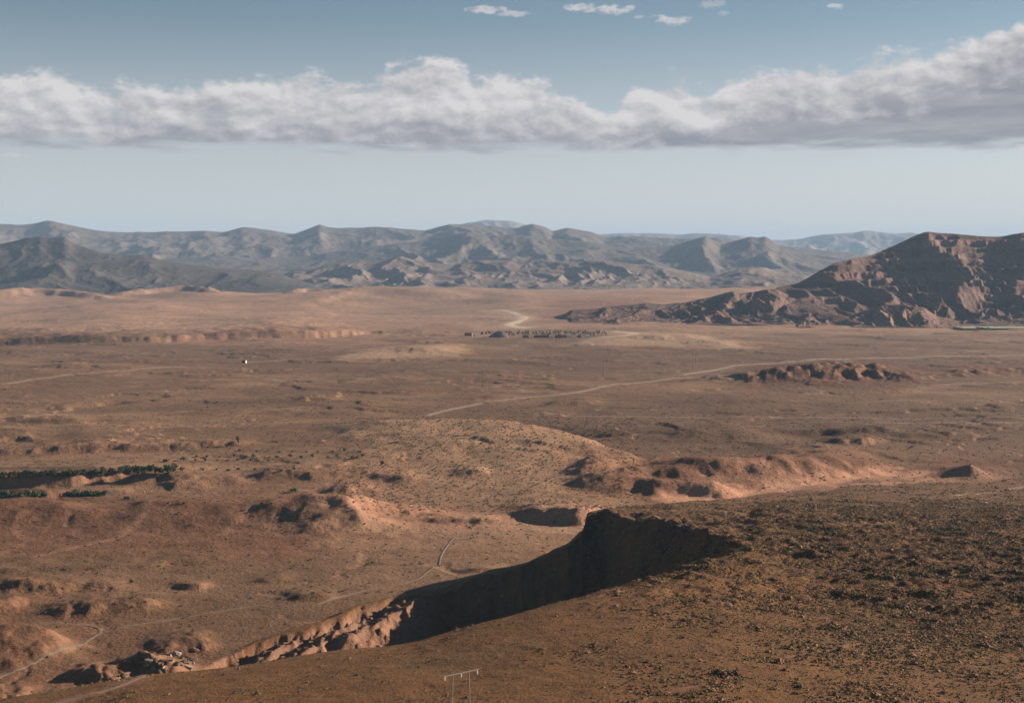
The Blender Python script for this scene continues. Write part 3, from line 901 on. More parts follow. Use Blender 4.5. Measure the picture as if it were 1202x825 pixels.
# ------------------------------------------------------------------ mountains
def mountain(name, sky, Yc, Yfront, Yback, nrow, du, base, spur_w, amp, seed, c1, c2, warp=.5, pw=1.15, crest_shift=None, jag=1.0, material=None, oct=5, rib=1.0, strata=0.0):
    px = [p[0] for p in sky]; us = [(x - 601) / F / 1.0 for x in px]
    uc = np.arange(us[0], us[-1], du)
    yc = np.full(uc.shape, float(Yc)) if crest_shift is None else np.interp(uc, [(a - 601) / F for a, _ in crest_shift], [b for _, b in crest_shift])
    ysk = np.interp(uc, us, [p[1] for p in sky])
    ys2 = np.convolve(np.pad(ysk, 3, 'edge'), np.ones(7) / 7, 'valid') * .5 + ysk * .5
    zc = HC + (300 - ys2) * yc / F * 1.0
    zc = zc + jag * .9 * yc / F * fbm(uc * 60, uc * 0 + seed, 4, seed)
    tt = np.r_[np.linspace(0, 1, int(nrow * .72)), 1 + np.linspace(0, 1, nrow - int(nrow * .72) + 1)[1:]]
    UU, TT = np.meshgrid(uc, tt)
    YC = yc[None]; f = YC - (Yc - Yfront) if crest_shift is None else YC * 0 + Yfront
    Ym = np.where(TT <= 1, f + (YC - f) * TT, YC + (Yback - Yc) * (TT - 1))
    Xm = UU * Ym
    Zc = np.maximum(zc[None] - base, 1.0)
    prof = np.where(TT <= 1, (TT ** pw), np.clip(2 - TT, 0, 1) ** 1.3)
    wx = Xm + warp * spur_w * fbm(Xm / (spur_w * 2.2), Ym / (spur_w * 2.2), 3, seed + 3)
    wy = Ym + warp * spur_w * fbm(Xm / (spur_w * 2.2), Ym / (spur_w * 2.2), 3, seed + 5)
    rd = ridged(wx / spur_w, wy / (spur_w * 1.9), oct, seed + 10, .5)
    mid = np.clip(1 - np.abs(TT - .55) / .6, 0, 1) ** .7
    edge = np.clip(1 - np.abs(TT - 1) / .10, 0, 1)
    Z = base + Zc * prof * (1 - edge * 0)
    Z = Z + (rd - .52) * amp * Zc * np.clip(1 - (TT - .5) ** 2 / .27, 0, 1) ** .8 * ss(TT, 0, .2)
    rb = ridged(wx / (spur_w * .27) + .3 * fbm(Xm / spur_w, Ym / spur_w, 2, seed + 41), wy / (spur_w * .75), 4, seed + 42)
    Z = Z + (rb - .5) * .085 * rib * Zc * ss(TT, .02, .25) * ss(TT, 1.0, .93)
    Z = Z + strata * Zc * .018 * np.sin(Z / (Zc.max() * .075) * 2 * np.pi + 3 * fbm(Xm / 500, Ym / 500, 2, seed + 50)) * ss(TT, .3, .6) * ss(TT, 1, .95)
    Z = Z + .035 * Zc * fbm(Xm / (spur_w * .22), Ym / (spur_w * .22), 3, seed + 20) * ss(TT, 0, .1) * (1 - edge)
    Z = np.minimum(Z, base + Zc * (1.0 - .25 * np.clip(1 - TT, 0, 1)) + edge * 0 + np.maximum(0, TT - 2))
    lim = HC + (zc[None] - HC) * Ym / YC           # nothing in front pokes over the photographed crest
    Z = np.where(TT < 1, np.minimum(Z, lim - 1.5 * (1 - TT)), Z)
    Z = Z - ss(TT, .06, 0) * 25 - ss(TT, 1.9, 2) * 25
    nz = fbm(Xm / spur_w, Ym / spur_w, 5, seed + 30)
    gx = np.gradient(Z, axis=1) / np.gradient(Xm, axis=1)
    w = np.clip(ss(nz, -.3, .4) * .6 + ss(np.abs(gx), .25, .8) * .5, 0, 1)[..., None]
    cc = np.asarray(c1) * (1 - w) + np.asarray(c2) * w
    if strata: cc = cc * (1 + .22 * np.sin(Z / 9.0 + 2.5 * fbm(Xm / 400, Ym / 400, 2, seed + 51)) * ss(TT, .25, .5))[..., None]
    ends = ss(UU, us[0], us[0] + .02) * ss(UU, us[-1], us[-1] - .02)
    Z = base - 30 + (Z - base + 30) * ends
    return grid_object(name, Xm, Ym, Z, cc.astype(np.float32), None, material)


M_mtn = ground_material('mountain_rock', .06, .5, speck=.35, sps=.02)
M_mtnf = ground_material('far_rock', .02, .4, speck=.2, sps=.01)

# faint farthest table mountain
mountain('mountain', [(-350, 285), (300, 284), (480, 280), (540, 264), (560, 259.5), (573, 258), (600, 258.8), (613, 262.6), (640, 272), (700, 275), (740, 273), (800, 275), (815, 273.5), (860, 276), (905, 281),
                      (934, 280.5), (960, 276), (987, 274), (1020, 270.5), (1044, 274.5), (1067, 273), (1100, 275), (1140, 277), (1200, 278), (1600, 280)],
         27000, 23000, 30000, 60, .0016, 0, 900, .35, 301, (.17, .14, .12), (.22, .18, .15), material=M_mtnf)
# the long far range
mountain('mountain', [(-350, 272), (-120, 266), (0, 262.7), (30, 264), (43, 261.6), (60, 258.3), (77, 262.7), (97, 266.6), (130, 272.6), (160, 272), (200, 272), (240, 271), (263, 272.6), (288, 266.6),
                      (316, 270), (346, 274.6), (366, 268), (376, 263), (386, 267), (400, 267.5), (443, 266.6), (483, 269), (500, 271), (526, 263.5), (553, 263), (586, 266),
                      (606, 268), (626, 262.6), (643, 268), (648, 272), (666, 267), (693, 272), (710, 279), (730, 277), (760, 278), (793, 280), (843, 279), (880, 284), (950, 292), (1030, 300), (1130, 308), (1500, 312)],
         15500, 11500, 18500, 110, .0011, 0, 750, .26, 311, (0.096, 0.074, 0.062), (0.128, 0.100, 0.084), rib=.3, material=M_mtnf)
# lower foot range in front of it and the cones on the right
mountain('mountain', [(-350, 300), (150, 305), (200, 304), (260, 300), (300, 303), (360, 300), (430, 290), (500, 282), (523, 277), (550, 272), (576, 277), (600, 275), (640, 280), (690, 284), (740, 292), (780, 289), (800, 285), (828, 277), (845, 287),
                      (868, 281), (881, 277.5), (889, 280), (897, 277), (914, 289), (960, 303), (1000, 310), (1100, 316), (1500, 320)],
         12800, 10600, 14500, 90, .0011, 0, 560, .28, 321, (0.088, 0.069, 0.058), (0.120, 0.096, 0.080), rib=.3, material=M_mtnf)
# pale eroded range across the middle
mountain('mountain', [(180, 342), (300, 332), (345, 318), (363, 318), (383, 311), (400, 307.5), (433, 306.6), (455, 304), (470, 300), (486, 305), (533, 311), (543, 308), (566, 305), (600, 306), (633, 305), (676, 306.6), (706, 305), (733, 308),
                      (770, 312), (800, 316.6), (833, 324), (850, 320), (867, 315), (890, 313), (923, 320), (970, 326), (1020, 332), (1120, 338)],
         9600, 8000, 10800, 130, .00085, 0, 330, .42, 331, (0.132, 0.096, 0.080), (0.180, 0.136, 0.112), warp=.7, rib=.3, material=M_mtn)
# dark range on the left
mountain('mountain', [(-380, 290), (-150, 284), (-60, 292), (0, 286.6), (16, 283), (33, 278), (50, 276.6), (57, 279), (77, 277), (88, 286), (100, 290), (120, 296.6), (146, 299), (170, 299), (190, 305), (233, 311.6),
                      (266, 316), (290, 316.5), (312, 318), (333, 323), (366, 333), (393, 342), (430, 352)],
         8400, 6900, 9600, 130, .00085, 0, 620, .34, 341, (0.045, 0.038, 0.034), (0.075, 0.060, 0.052), warp=.6, rib=.3, material=M_mtn)
M_red = ground_material('red_mountain_rock', .14, .8, speck=.4, sps=.05)
# the red mountain on the right
mountain('mountain', [(872, 372), (895, 352), (912, 336), (934, 333.6), (957, 320), (980, 308.5), (1000, 303.5), (1017, 301), (1041, 290), (1067, 278.5), (1084, 272.8), (1118, 274.4), (1154, 277.5), (1168, 278.5), (1184, 275), (1202, 273.5),
                      (1300, 268), (1420, 270), (1600, 290)],
         4850, 3920, 5800, 300, .0007, 0, 330, .22, 351, (.118, .066, .051), (.150, .089, .068), warp=.8, pw=1.4, jag=1.6, material=M_red, oct=4, rib=1.1, strata=1.0,
         crest_shift=[(860, 4300), (950, 4500), (1080, 4850), (1600, 4950)])
# small cones at its foot
mountain('mountain', [(905, 386), (930, 378), (950, 366), (962, 372), (985, 374), (1010, 366), (1030, 360), (1042, 357), (1065, 358), (1085, 361), (1100, 370), (1130, 378), (1165, 380), (1202, 372), (1260, 368), (1400, 372)],
         4080, 3880, 4400, 110, .0006, 0, 75, .6, 371, (.13, .07, .052), (.23, .14, .105), warp=.7, pw=1.0, jag=1.4, material=M_red, oct=5)
# its low foothills running left
mountain('mountain', [(640, 368), (665, 364), (700, 362), (722, 359), (757, 355), (775, 357), (800, 355.5), (833, 348.7), (850, 344), (863, 341), (868, 345), (880, 342.5), (910, 338), (925, 345), (950, 352), (990, 358), (1030, 362), (1080, 368)],
         4350, 3960, 4900, 150, .0007, 0, 130, .42, 361, (.12, .068, .052), (.175, .108, .083), rib=.6, warp=.6, pw=.9, jag=1.2, material=M_red, oct=5)


def band(v, steps):
    for lim, w in steps:
        if v < lim: return w
    return steps[-1][1]


# ------------------------------------------------------------------ plants
def tuft_mesh(name, material, n, w, h, seed, leaf=.14):
    r = np.random.default_rng(seed)
    vs, fs = [], []
    lumps = [(r.normal(0, w * .22), r.normal(0, w * .22), r.uniform(.45, 1.0) * h, r.uniform(.35, .6) * w) for _ in range(4)]
    for i in range(n):
        lx, ly, lh, lr = lumps[i % 4]
        a = r.uniform(0, 2 * math.pi); e = r.uniform(-.1, 1.0) ** 1
        d = np.array([math.cos(a) * math.cos(e * 1.5), math.sin(a) * math.cos(e * 1.5), max(math.sin(e * 1.5), 0)])
        rr = r.uniform(.7, 1.05)
        p = np.array([lx, ly, 0]) + d * np.array([lr, lr, lh]) * rr
        t = r.normal(size=3); t /= np.linalg.norm(t); b = np.cross(d, t); b /= (np.linalg.norm(b) + 1e-6)
        s = leaf * w * r.uniform(.7, 1.5)
        k = len(vs)
        tn = np.cross(b, d) * .8 + d * r.uniform(-.5, .6)
        vs += [tuple(p - b * s * .5 - tn * s * .4), tuple(p + b * s * .5 - tn * s * .4), tuple(p + b * s * .15 + tn * s * .7 + d * s * .3)]
        fs.append((k, k + 1, k + 2))
    # core keeps the shrub opaque
    k = len(vs); ring = 6
    for j, (rr, zz) in enumerate(((.42, 0), (.36, .45), (.0, .72))):
        if rr == 0: vs.append((0, 0, h * zz)); continue
        for q in range(ring):
            a = 2 * math.pi * q / ring
            vs.append((w * rr * math.cos(a) * r.uniform(.8, 1.2), w * rr * math.sin(a) * r.uniform(.8, 1.2), h * zz - (.15 if j == 0 else 0)))
    for q in range(ring):
        fs.append((k + q, k + (q + 1) % ring, k + ring + (q + 1) % ring, k + ring + q)); fs.append((k + ring + q, k + ring + (q + 1) % ring, k + 2 * ring))
    me = bpy.data.meshes.new(name); me.from_pydata(vs, [], fs); me.update(); me.materials.append(material)
    return me


tufts = [tuft_mesh('shrub', M_scrub, 96, 1.15, .62, 1), tuft_mesh('shrub', M_scrub, 84, .9, .42, 2), tuft_mesh('shrub', M_scrubd, 104, 1.35, .75, 3),
         tuft_mesh('shrub', M_scrubd, 92, 1.0, .55, 4), tuft_mesh('shrub', M_scrub, 80, 1.5, .5, 5)]


def scatter(n, fn, smin, smax):
    """n candidate points spread evenly over the ground, kept with probability fn(u, y)"""
    y = np.sqrt(rng.uniform(*fn.yr2, n)); u = rng.uniform(-.46, .58, n)
    k = rng.random(n) < fn(u, y)
    u, y = u[k], y[k]; x = u * y
    return x, y, heights(x, y), rng.uniform(smin, smax, len(x)) ** 1


ci = lambda u, y: (np.clip(np.searchsorted(rows, y), 0, NR - 1), np.clip(np.searchsorted(cols, u), 0, NC - 1))
SPY = SY


def dens_hill(u, y):
    i, j = ci(u, y)
    ish = is_hill[i, j]
    d = .30 + .70 * ss(u, .03, .24) * ss(y, 380, 480) + .2 * ss(u, -.02, .1)
    th = .16 - .34 * ss(u, .10, .30)
    d *= .34 + .66 * ss(fbm(u * y / 24, y / 24, 4, 200) - th, -.22, .12)
    d *= np.where((y > 600) & (u < .04), .25, 1)
    d *= 1 - .93 * ss(y, 800, 1050)
    return np.where(ish, d, 0)


dens_hill.yr2 = (330 ** 2, 1300 ** 2)
x, y, z, s = scatter(1180000, dens_hill, .20, .80)
s = s * (1 + (rng.random(len(s)) < .035) * rng.uniform(.5, 2.0, len(s))) * (.7 + .6 * ss(fbm(x / 40, y / 40, 3, 207), -.3, .3)) * (1 + .15 * ss(x / y, .10, .28)) * (.62 + .38 * ss(x / y, -.02, .10))
big = np.argsort(-(s / y))


def dens_plain(u, y):
    i, j = ci(u, y)
    d = .25 + .5 * ss(fbm(u * y / 60, y / 60, 3, 210), 0, .35)
    sx, sy = SX[i, j], SY[i, j]
    d = np.where((sx > 395) & (sx < 750) & (sy > 490) & (sy < 600), .95, d * .6)
    d = d * (.25 + .75 * ss(y, 700, 900)) * ss(y, 2100, 1500)
    return np.where(~is_hill[i, j], d, 0)


dens_plain.yr2 = (560 ** 2, 2100 ** 2)
x2, y2, z2, s2 = scatter(74000, dens_plain, .4, 1.5)


def gn_scatter(name, x, y, z, s, var, sources, label, cat):
    """one mesh of points; a geometry-node tree puts a shrub mesh on each"""
    me = bpy.data.meshes.new(name)
    co = np.stack([x, y, z - .05], -1).astype(np.float32)
    me.vertices.add(len(co)); me.vertices.foreach_set('co', co.reshape(-1))
    for nm, dat, tp in (('size', s, 'FLOAT'), ('turn', rng.uniform(0, 6.28, len(x)), 'FLOAT')):
        a = me.attributes.new(nm, tp, 'POINT'); a.data.foreach_set('value', dat.astype(np.float32))
    a = me.attributes.new('pick', 'INT', 'POINT'); a.data.foreach_set('value', var.astype(np.int32))
    o = link(bpy.data.objects.new(name, me))
    ng = bpy.data.node_groups.new(name + '_scatter', 'GeometryNodeTree')
    ng.interface.new_socket('Geometry', in_out='INPUT', socket_type='NodeSocketGeometry')
    ng.interface.new_socket('Geometry', in_out='OUTPUT', socket_type='NodeSocketGeometry')
    N, L = ng.nodes, ng.links
    gi, go = N.new('NodeGroupInput'), N.new('NodeGroupOutput')
    join = N.new('GeometryNodeJoinGeometry')

    def attr(nm, tp='FLOAT'):
        n = N.new('GeometryNodeInputNamedAttribute'); n.data_type = tp; n.inputs[0].default_value = nm
        return n.outputs[0]
    sz = attr('size'); tn = attr('turn'); pk = attr('pick', 'INT')
    cx = N.new('ShaderNodeCombineXYZ'); L.new(tn, cx.inputs[2])
    for k, src in enumerate(sources):
        cmp_ = N.new('FunctionNodeCompare'); cmp_.data_type = 'INT'; cmp_.operation = 'EQUAL'
        L.new(pk, cmp_.inputs[2]); cmp_.inputs[3].default_value = k
        oi = N.new('GeometryNodeObjectInfo'); oi.inputs['Object'].default_value = src
        ip = N.new('GeometryNodeInstanceOnPoints')
        L.new(gi.outputs[0], ip.inputs['Points']); L.new(cmp_.outputs[0], ip.inputs['Selection']); L.new(oi.outputs['Geometry'], ip.inputs['Instance'])
        L.new(cx.outputs[0], ip.inputs['Rotation']); L.new(sz, ip.inputs['Scale'])
        L.new(ip.outputs[0], join.inputs[0])
    L.new(join.outputs[0], go.inputs[0])
    md = o.modifiers.new('scatter', 'NODES'); md.node_group = ng
    tag(o, label, cat, None, 'stuff')
    return o


srcs = [None] * 5
G1 = 'dry shrubs scattered over the near hillside'
n_ind = 0
for q in big[:2400]:
    if n_ind >= 285: break
    sx_, sy_ = project(x[q], y[q], z[q])
    if not (4 < sx_ < 1198 and sy_ < 822 and sy_ > 500): continue
    v = int(rng.integers(0, 5))
    o = bpy.data.objects.new('shrub', tufts[v]); o.location = (x[q], y[q], z[q] - .05)
    k = s[q]; o.scale = (k, k, k); o.rotation_euler = (0, 0, rng.uniform(0, 6.28))
    tag(o, 'low dry brown shrub on the near hillside, %s %s' % (band(sy_, [(640, 'high up'), (720, 'halfway up'), (900, 'at the bottom')]), band(sx_, [(500, 'left'), (700, 'centre'), (850, 'centre right'), (1000, 'right'), (1300, 'far right')])), 'shrub', G1)
    link(o); n_ind += 1
    s[q] = 0
    if srcs[v] is None: srcs[v] = o
k = s > 0
gn_scatter('scrub', x[k], y[k], z[k], s[k], rng.integers(0, 5, k.sum()), srcs, 'sea of small dry shrubs covering the brown near hillside', 'scrub')
gn_scatter('scrub', x2, y2, z2, s2, rng.integers(2, 4, len(x2)), srcs, 'small dark tufts dotted over the valley plain', 'scrub')


def crown_mesh(name, material, n, w, h, z0, seed, nl=7, leaf=.16):
    r = np.random.default_rng(seed)
    vs, fs = [], []
    lumps = [(r.normal(0, w * .20), r.normal(0, w * .20), z0 + h * r.uniform(.2, .8), w * r.uniform(.22, .38), h * r.uniform(.2, .34)) for _ in range(nl)]
    for i in range(n):
        lx, ly, lz, lr, lh = lumps[i % nl]
        d = r.normal(size=3); d /= np.linalg.norm(d)
        p = np.array([lx, ly, lz]) + d * np.array([lr, lr, lh]) * r.uniform(.55, 1.05)
        b = np.cross(d, r.normal(size=3)); b /= np.linalg.norm(b); c = np.cross(d, b) + d * r.uniform(-.5, .5)
        s = leaf * w * r.uniform(.6, 1.3); k = len(vs)
        vs += [tuple(p - b * s * .5), tuple(p - c * s * .4), tuple(p + b * s * .5), tuple(p + c * s * .6)]
        fs.append((k, k + 1, k + 2, k + 3))
    me = bpy.data.meshes.new(name); me.from_pydata(vs, [], fs); me.update(); me.materials.append(material)
    return me


def trunk_mesh(h, r0):
    m = MB(); m.tube([(0, 0, -.4), (.05, .02, h * .45), (.12, -.04, h)], [r0, r0 * .75, r0 * .4], 7)
    m.tube([(.06, 0, h * .5), (h * .18, .05, h * .95)], [r0 * .5, r0 * .2], 5); m.tube([(.06, 0, h * .45), (-h * .16, -.08, h * .9)], [r0 * .5, r0 * .2], 5)
    return m.mesh('trunk', M_bark)


protos = {}
for nm, args in {'tall': (M_leaf, 230, 4.4, 8.5, 1.2, 71), 'round': (M_leaf, 210, 4.2, 3.6, .9, 72), 'bush': (M_leaf, 170, 3.2, 2.2, .0, 73), 'poplar': (M_leafg, 180, 4.6, 9.0, .5, 74)}.items():
    protos[nm] = [crown_mesh('crown', args[0], args[1], args[2], args[3], args[4], args[5] + 10 * q) for q in range(2)] + [trunk_mesh({'tall': 4.5, 'round': 2.6, 'bush': 1.2, 'poplar': 4.5}[nm], .2)]


def tree(px, py, kind, label, group=None, sc=1.0, cat='tree', name='tree', loc=None):
    xx, yy, zz = loc if loc else G(px, py)
    t = empty(name, (xx, yy, zz), random.uniform(0, 6.28)); t.scale = (sc, sc, sc * random.uniform(.9, 1.15))
    tag(t, label, cat, group)
    pr = protos[kind]
    link(bpy.data.objects.new('crown', pr[random.randint(0, 1)]), t)
    link(bpy.data.objects.new('trunk', pr[2]), t)
    return t


tree(280, 523, 'tall', 'lone tall green tree beside the cut bank left of centre', sc=1.25)
tree(146, 548, 'round', 'small tree at the left end of the orchard above the terraced plot', sc=.8) if False else None
# hedge line on top of the terraced plot's bank
g = 'trees along the upper bank of the terraced plot'
for i in range(60):
    f = (i % 26) / 25 if i < 26 else (i - 26) / 40 if i < 44 else .45 + (i - 44) / 30; px = 4 + f * 208 + random.uniform(-3, 3)
    tree(px, 561 - 6 * f + random.uniform(-1.5, 1.0), 'round', 'dark green tree on the upper bank of the terraced plot, %s' % band(px, [(30, 'left end'), (75, 'left half'), (125, 'middle'), (175, 'right half'), (400, 'right end')]), g, random.uniform(1.1, 1.9) * (.8 if f < .55 else 1.0))
g = 'bushes along the floor of the terraced plot'
for i in range(26):
    px = 2 + i * 4.9 + random.uniform(-1.5, 1.5)
    if 58 < px < 78: continue
    tree(px, 584 - i * .1, 'bush', 'green bush on the floor of the sunken plot, %s of its row' % band(px, [(30, 'left end'), (58, 'left half'), (100, 'right half'), (200, 'right end')]), g, random.uniform(1.9, 2.7), 'bush', 'bush')
for px, py, sc, lb in [(150, 586, 1.9, 'wide green bush just right of the sunken plot corner'), (197, 592, .9, 'leftmost of three small bushes behind the red knoll'), (207, 592, .9, 'middle one of three small bushes behind the red knoll'),
                       (217, 591, .85, 'rightmost of three small bushes behind the red knoll'), (307, 592, 1.0, 'small bush at left of a pair behind the red knoll crest'), (319, 592, .9, 'small bush at right of a pair behind the red knoll crest'),
                       (343, 578, 2.3, 'large loose olive bush in the eroded gully'), (448, 546, 1.6, 'round dark bush alone on the stony swell'), (1195, 614, 1.3, 'dark green bush at right edge of the near hill'),
                       (196, 542, 2.0, 'big dark bush at left end of the orchard row'), (215, 541, 2.1, 'second big dark bush at left end of the orchard row')]:
    tree(px, py, 'bush', lb, None, sc, 'bush', 'bush')
g = 'young trees set out in orchard rows'
for r_, (y0, x0, x1, n) in enumerate([(537, 230, 425, 15), (541, 230, 330, 9), (552, 235, 345, 8), (530, 285, 420, 10)]):
    for i in range(n):
        where = ('far', 'second', 'nearest', 'farthest')[r_] + ' planted row, ' + band(i / n, [(.25, 'left end'), (.5, 'left half'), (.75, 'right half'), (2, 'right end')])
        tree(x0 + (x1 - x0) * i / (n - 1) + random.uniform(-3, 3), y0 + random.uniform(-1, 1), 'bush', 'small grey green sapling behind the gully, %s' % where, g, random.uniform(.9, 1.6), 'sapling', 'sapling')
g = 'trees in the grove by the far village'
for i in range(170):
    px = random.uniform(596, 712); py = random.uniform(391, 395)
    tree(px, py, 'poplar', 'grey green tree in the grove behind the far village, %s' % band(px, [(620, 'left end'), (645, 'left half'), (670, 'middle'), (692, 'right half'), (800, 'right end')]), g, random.uniform(.7, 1.05))
for i in range(12):
    tree(random.uniform(560, 600), random.uniform(391, 394), 'round', 'scattered low tree left of the grove by the grey gravel heap', 'low trees beside the gravel heap', random.uniform(1.0, 1.6))


# ------------------------------------------------------------------ rocks
def rock_mesh(seed, material):
    r = np.random.default_rng(seed)
    import bmesh
    bm = bmesh.new(); bmesh.ops.create_icosphere(bm, subdivisions=2, radius=1)
    for v in bm.verts:
        c = v.co.normalized()
        k = 1 + .35 * math.sin(3.1 * c.x + seed) * math.cos(2.7 * c.y - seed) + r.uniform(-.10, .10)
        v.co = c * k; v.co.z *= .72
        for ax, lim in ((0, .8), (1, .75), (2, .5)):
            v.co[ax] = max(-lim, min(lim, v.co[ax]))
    me = bpy.data.meshes.new('boulder'); bm.to_mesh(me); bm.free(); me.materials.append(material)
    return me


rocks = [rock_mesh(i, M_rock) for i in range(4)] + [rock_mesh(9, M_rockp), rock_mesh(12, M_rockp)]
gR = 'boulders heaped at the ravine mouth'
for i in range(70):
    px = random.uniform(90, 232); base = 815 - (px - 90) * .17
    py = base - random.uniform(0, 30) * (1 if px > 150 else .4)
    xx, yy, zz = G(px, py)
    if is_hill[ci(np.array([xx / yy]), np.array([yy]))][0] and yy < 560: continue
    o = link(bpy.data.objects.new('boulder', random.choice(rocks))); k = random.uniform(.8, 2.6)
    o.location = (xx, yy, zz + k * .1); o.scale = (k * random.uniform(.8, 1.3), k, k * random.uniform(.7, 1.1)); o.rotation_euler = (random.uniform(-.4, .4), random.uniform(-.4, .4), random.uniform(0, 6))
    tag(o, 'angular grey brown boulder in the bottom left heap, %s' % band(px, [(120, 'left end'), (150, 'left half'), (185, 'middle'), (210, 'right half'), (300, 'right end')]), 'boulder', gR)
gR = 'boulders along the lip of the dark ravine wall'
for i in range(46):
    px = random.uniform(500, 860)
    py = np.interp(px, [500, 560, 600, 640, 680, 700, 760, 860], [698, 682, 671, 658, 632, 612, 615, 640]) + random.uniform(0, 14)
    xx, yy, zz = G(px, py)
    o = link(bpy.data.objects.new('boulder', random.choice(rocks[:4]))); k = random.uniform(.5, 1.4)
    o.location = (xx, yy, zz + k * .15); o.scale = (k * random.uniform(.8, 1.4), k, k * random.uniform(.7, 1.1)); o.rotation_euler = (random.uniform(-.4, .4), random.uniform(-.4, .4), random.uniform(0, 6))
    tag(o, 'red brown boulder on the lip of the shadowed ravine wall, %s' % band(px, [(570, 'near its left end'), (640, 'left of the spur tip'), (720, 'by the spur tip'), (790, 'right of the spur tip'), (900, 'near its right end')]), 'boulder', gR)
gR = 'rock outcrops round the tip of the spur'
for i in range(60):
    px = random.uniform(690, 850)
    py = np.interp(px, [690, 740, 800, 850], [601, 604, 612, 628]) + random.uniform(-3, 20)
    xx, yy, zz = G(px, py)
    o = link(bpy.data.objects.new('boulder', random.choice(rocks[:4]))); k = random.uniform(.7, 2.6)
    o.location = (xx, yy, zz - k * .1); o.scale = (k * random.uniform(1, 1.8), k, k * random.uniform(.6, 1.0)); o.rotation_euler = (random.uniform(-.3, .3), random.uniform(-.3, .3), random.uniform(0, 6))
    tag(o, 'weathered brown rock on top of the spur, %s' % band(px, [(725, 'at the very tip'), (760, 'just right of the tip'), (805, 'halfway along the ravine'), (900, 'at the head of the ravine')]), 'boulder', gR)
xx, yy, zz = G(1158, 591)
o = link(bpy.data.objects.new('boulder', rock_mesh(33, M_white))); o.location = (xx, yy, zz + .4); o.scale = (1.1, 1, 1.3)
tag(o, 'small white painted stone standing on the far edge of the near hill', 'stone')


# ------------------------------------------------------------------ buildings
def house(px, py, w, d, h, m, label, group=None, rz=0.0, name='house', cat='house', parapet=True, nwin=2):
    xx, yy, zz = G(px, py)
    t = empty(name, (xx, yy, zz), rz); tag(t, label, cat, group)
    wl = MB(); wl.box(-w / 2, w / 2, -d / 2, d / 2, -1.5, h); wl.build('wall', m, t)
    rf = MB()
    rf.box(-w / 2 - .15, w / 2 + .15, -d / 2 - .15, d / 2 + .15, h + .003, h + .3)
    if parapet:
        rf.box(-w / 2 - .15, w / 2 + .15, -d / 2 - .15, -d / 2 + .15, h + .303, h + .9); rf.box(-w / 2 - .15, w / 2 + .15, d / 2 - .15, d / 2 + .15, h + .303, h + .9)
    rf.build('roof', m, t)
    dr = MB(); dr.box(-.6, .6, -d / 2 - .06, -d / 2 - .003, 0, 2.2); dr.build('door', M_hole, t)
    for k in range(nwin):
        cx = (-w * .32, w * .32, -w * .42)[k]
        wn = MB(); wn.box(cx - .5, cx + .5, -d / 2 - .05, -d / 2 - .003, 1.3, 2.4); wn.build('window', M_hole, t)
    return t


house(286.5, 426, 7, 8, 4.4, M_mud, 'small square house alone on the plain, shaded front and whitewashed right side', rz=-.02)
t = bpy.data.objects['house']
sd_ = MB(); sd_.box(3.66, 4.0, -4, 4, -1, 4.6); sd_.build('gable_wall', M_white, t)['label'] = 'whitewashed side wall catching the sun'
for a in [(550, 394, 18, 10, 6, M_mud, 'leftmost brown mud house of the far village'), (556, 394.5, 9, 8, 5, M_white, 'small white house beside the leftmost brown village house'),
          (617, 396.5, 14, 9, 5, M_mud, 'brown house just right of the gravel heap'), (632, 396.5, 22, 10, 5, M_mud, 'long low brown house at the foot of the grove, left one'),
          (640, 396.5, 16, 9, 6, M_mud, 'tall brown house at the foot of the grove'), (647, 396, 10, 8, 4, M_white, 'white house between two long brown village houses'),
          (658, 396.5, 28, 11, 5.5, M_mud, 'longest brown village house in front of the grove'), (668, 396, 14, 9, 6.5, M_white, 'bright white house right of the longest brown house'),
          (680, 396, 10, 8, 4.5, M_mud, 'small brown house between the two white village houses'), (690, 396, 8, 8, 6, M_white, 'rightmost bright white house of the far village')]:
    house(*a, name='house', group='houses of the far village', rz=random.uniform(-.2, .3))
# grey heap beside the village
hp = MB(); r_ = random.Random(3)
n = 20
prof_ = [(1, 0), (.72, .4), (.42, .8), (.15, 1.0)]
vs = [(math.cos(2 * math.pi * k / n) * 27 * a * r_.uniform(.93, 1.07) + (1 - a) * 5, math.sin(2 * math.pi * k / n) * 18 * a, b * 15 * r_.uniform(.94, 1.06) - (2 if b == 0 else 0)) for a, b in prof_ for k in range(n)] + [(5, 0, 15.2)]
fs = [(i * n + k, i * n + (k + 1) % n, (i + 1) * n + (k + 1) % n, (i + 1) * n + k) for i in range(3) for k in range(n)] + [(3 * n + k, 3 * n + (k + 1) % n, 4 * n) for k in range(n)]
hp.add(vs, fs); o = hp.build('gravel_heap', M_slag); o.location = G(585, 396)
tag(o, 'dark grey conical heap of gravel between the village houses', 'gravel heap')
# irrigated strip at the foot of the red mountain
M_green = mat('crop_green', (.24, .25, .15), .9, .3, .05)
for a, b, yv in ((1131, 1153, 386.0), (1158, 1290, 386.0)):
    p0 = P(a, yv, 3); p1 = P(b, yv, 3)
    fb = MB(); fb.box(p0[0] * p0[1], p1[0] * p1[1], p0[1], p0[1] + 90, -6, 5, .0); fo = fb.build('crop_field', M_green); tag(fo, kind='structure')
for i in range(8):
    tree(1148 + i * 1.9, 387.5, 'round', 'dark tree in the clump between the two green crop strips', 'trees between the green crop strips', random.uniform(1.5, 2.0))


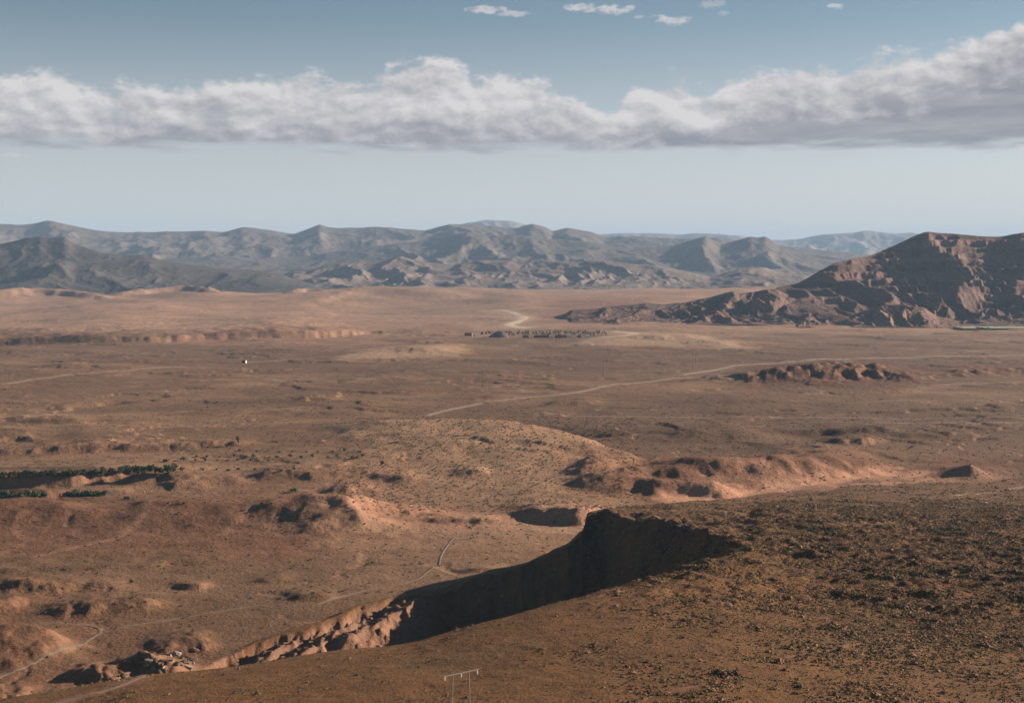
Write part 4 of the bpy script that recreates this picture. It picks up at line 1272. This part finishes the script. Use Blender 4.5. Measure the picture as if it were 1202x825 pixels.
# ------------------------------------------------------------------ power line
def pylon(loc, rz, h, arm, r, label, group=None, scale=1.0):
    t = empty('power_pylon', loc, rz); tag(t, label, 'power pylon', group)
    gap = arm * .46
    for sx_ in (-1, 1):
        p = MB(); p.tube([(sx_ * gap / 2 * 1.15, 0, -1), (sx_ * gap / 2, 0, h)], [r * 1.3, r * .85], 8); p.build('pole', M_steel, t)
    c = MB(); c.box(-arm / 2, arm / 2, -r * 1.15 - r * .7, -r * 1.15, h - .55, h - .55 + r * 1.8); c.build('crossarm', M_steel, t)
    for k in (-1, 0, 1):
        i_ = MB()
        cx = k * arm * .46
        for q in range(4):
            i_.tube([(cx, -r * 1.5, h - .62 - q * .22), (cx, -r * 1.5, h - .74 - q * .22)], [.16, .08], 8)
        i_.tube([(cx, -r * 1.5, h - .5), (cx, -r * 1.5, h - 1.5)], .03, 5)
        i_.build('insulator', M_insul, t)
    return t


x0, y0 = 0, 0
u0, yy0 = P(541, 797, 0)
# the pylon stands below the frame's lower edge on the hill: find the spot whose top lands at its pixel
best = None
for Yp in np.linspace(300, 420, 241):
    X_ = u0 * Yp; zg = height(X_, Yp); top = project(X_, Yp, zg + 13)
    e = abs(top[1] - 796)
    if best is None or e < best[0]: best = (e, X_, Yp, zg)
_, X_, Yp, zg = best
pylon((X_, Yp, zg), .62, 13.3, 9.6, .13, 'pale two legged power pylon with a crossarm at the bottom edge of the view')
for px, py, lb in [(569, 455, 'thin distant power pylon above the tan road bend'), (710, 442, 'thin distant power pylon right of centre on the plain'), (815, 434, 'thin distant power pylon near the rocky outcrop'),
                   (1172, 372, 'thin distant power pylon at the foot of the red mountain')]:
    xx, yy, zz = G(px, py)
    pylon((xx, yy, zz), .3, 26, 12, .25, lb, 'distant power pylons crossing the plain')

# ------------------------------------------------------------------ air
HAZE_D = 3.0e-5
hm = bpy.data.materials.new('haze_air'); hm.use_nodes = True
g = NT(hm.node_tree); g.n.clear()
ho = g.node('ShaderNodeOutputMaterial'); pv = g.node('ShaderNodeVolumePrincipled')
pv.inputs['Color'].default_value = (.38, .56, .80, 1); pv.inputs['Density'].default_value = HAZE_D; pv.inputs['Anisotropy'].default_value = .0
g.l.new(pv.outputs[0], ho.inputs['Volume'])
hb = MB(); hb.box(-60000, 60000, -3000, 46000, -90, 900)
o = hb.build('haze', hm); tag(o, kind='stuff')
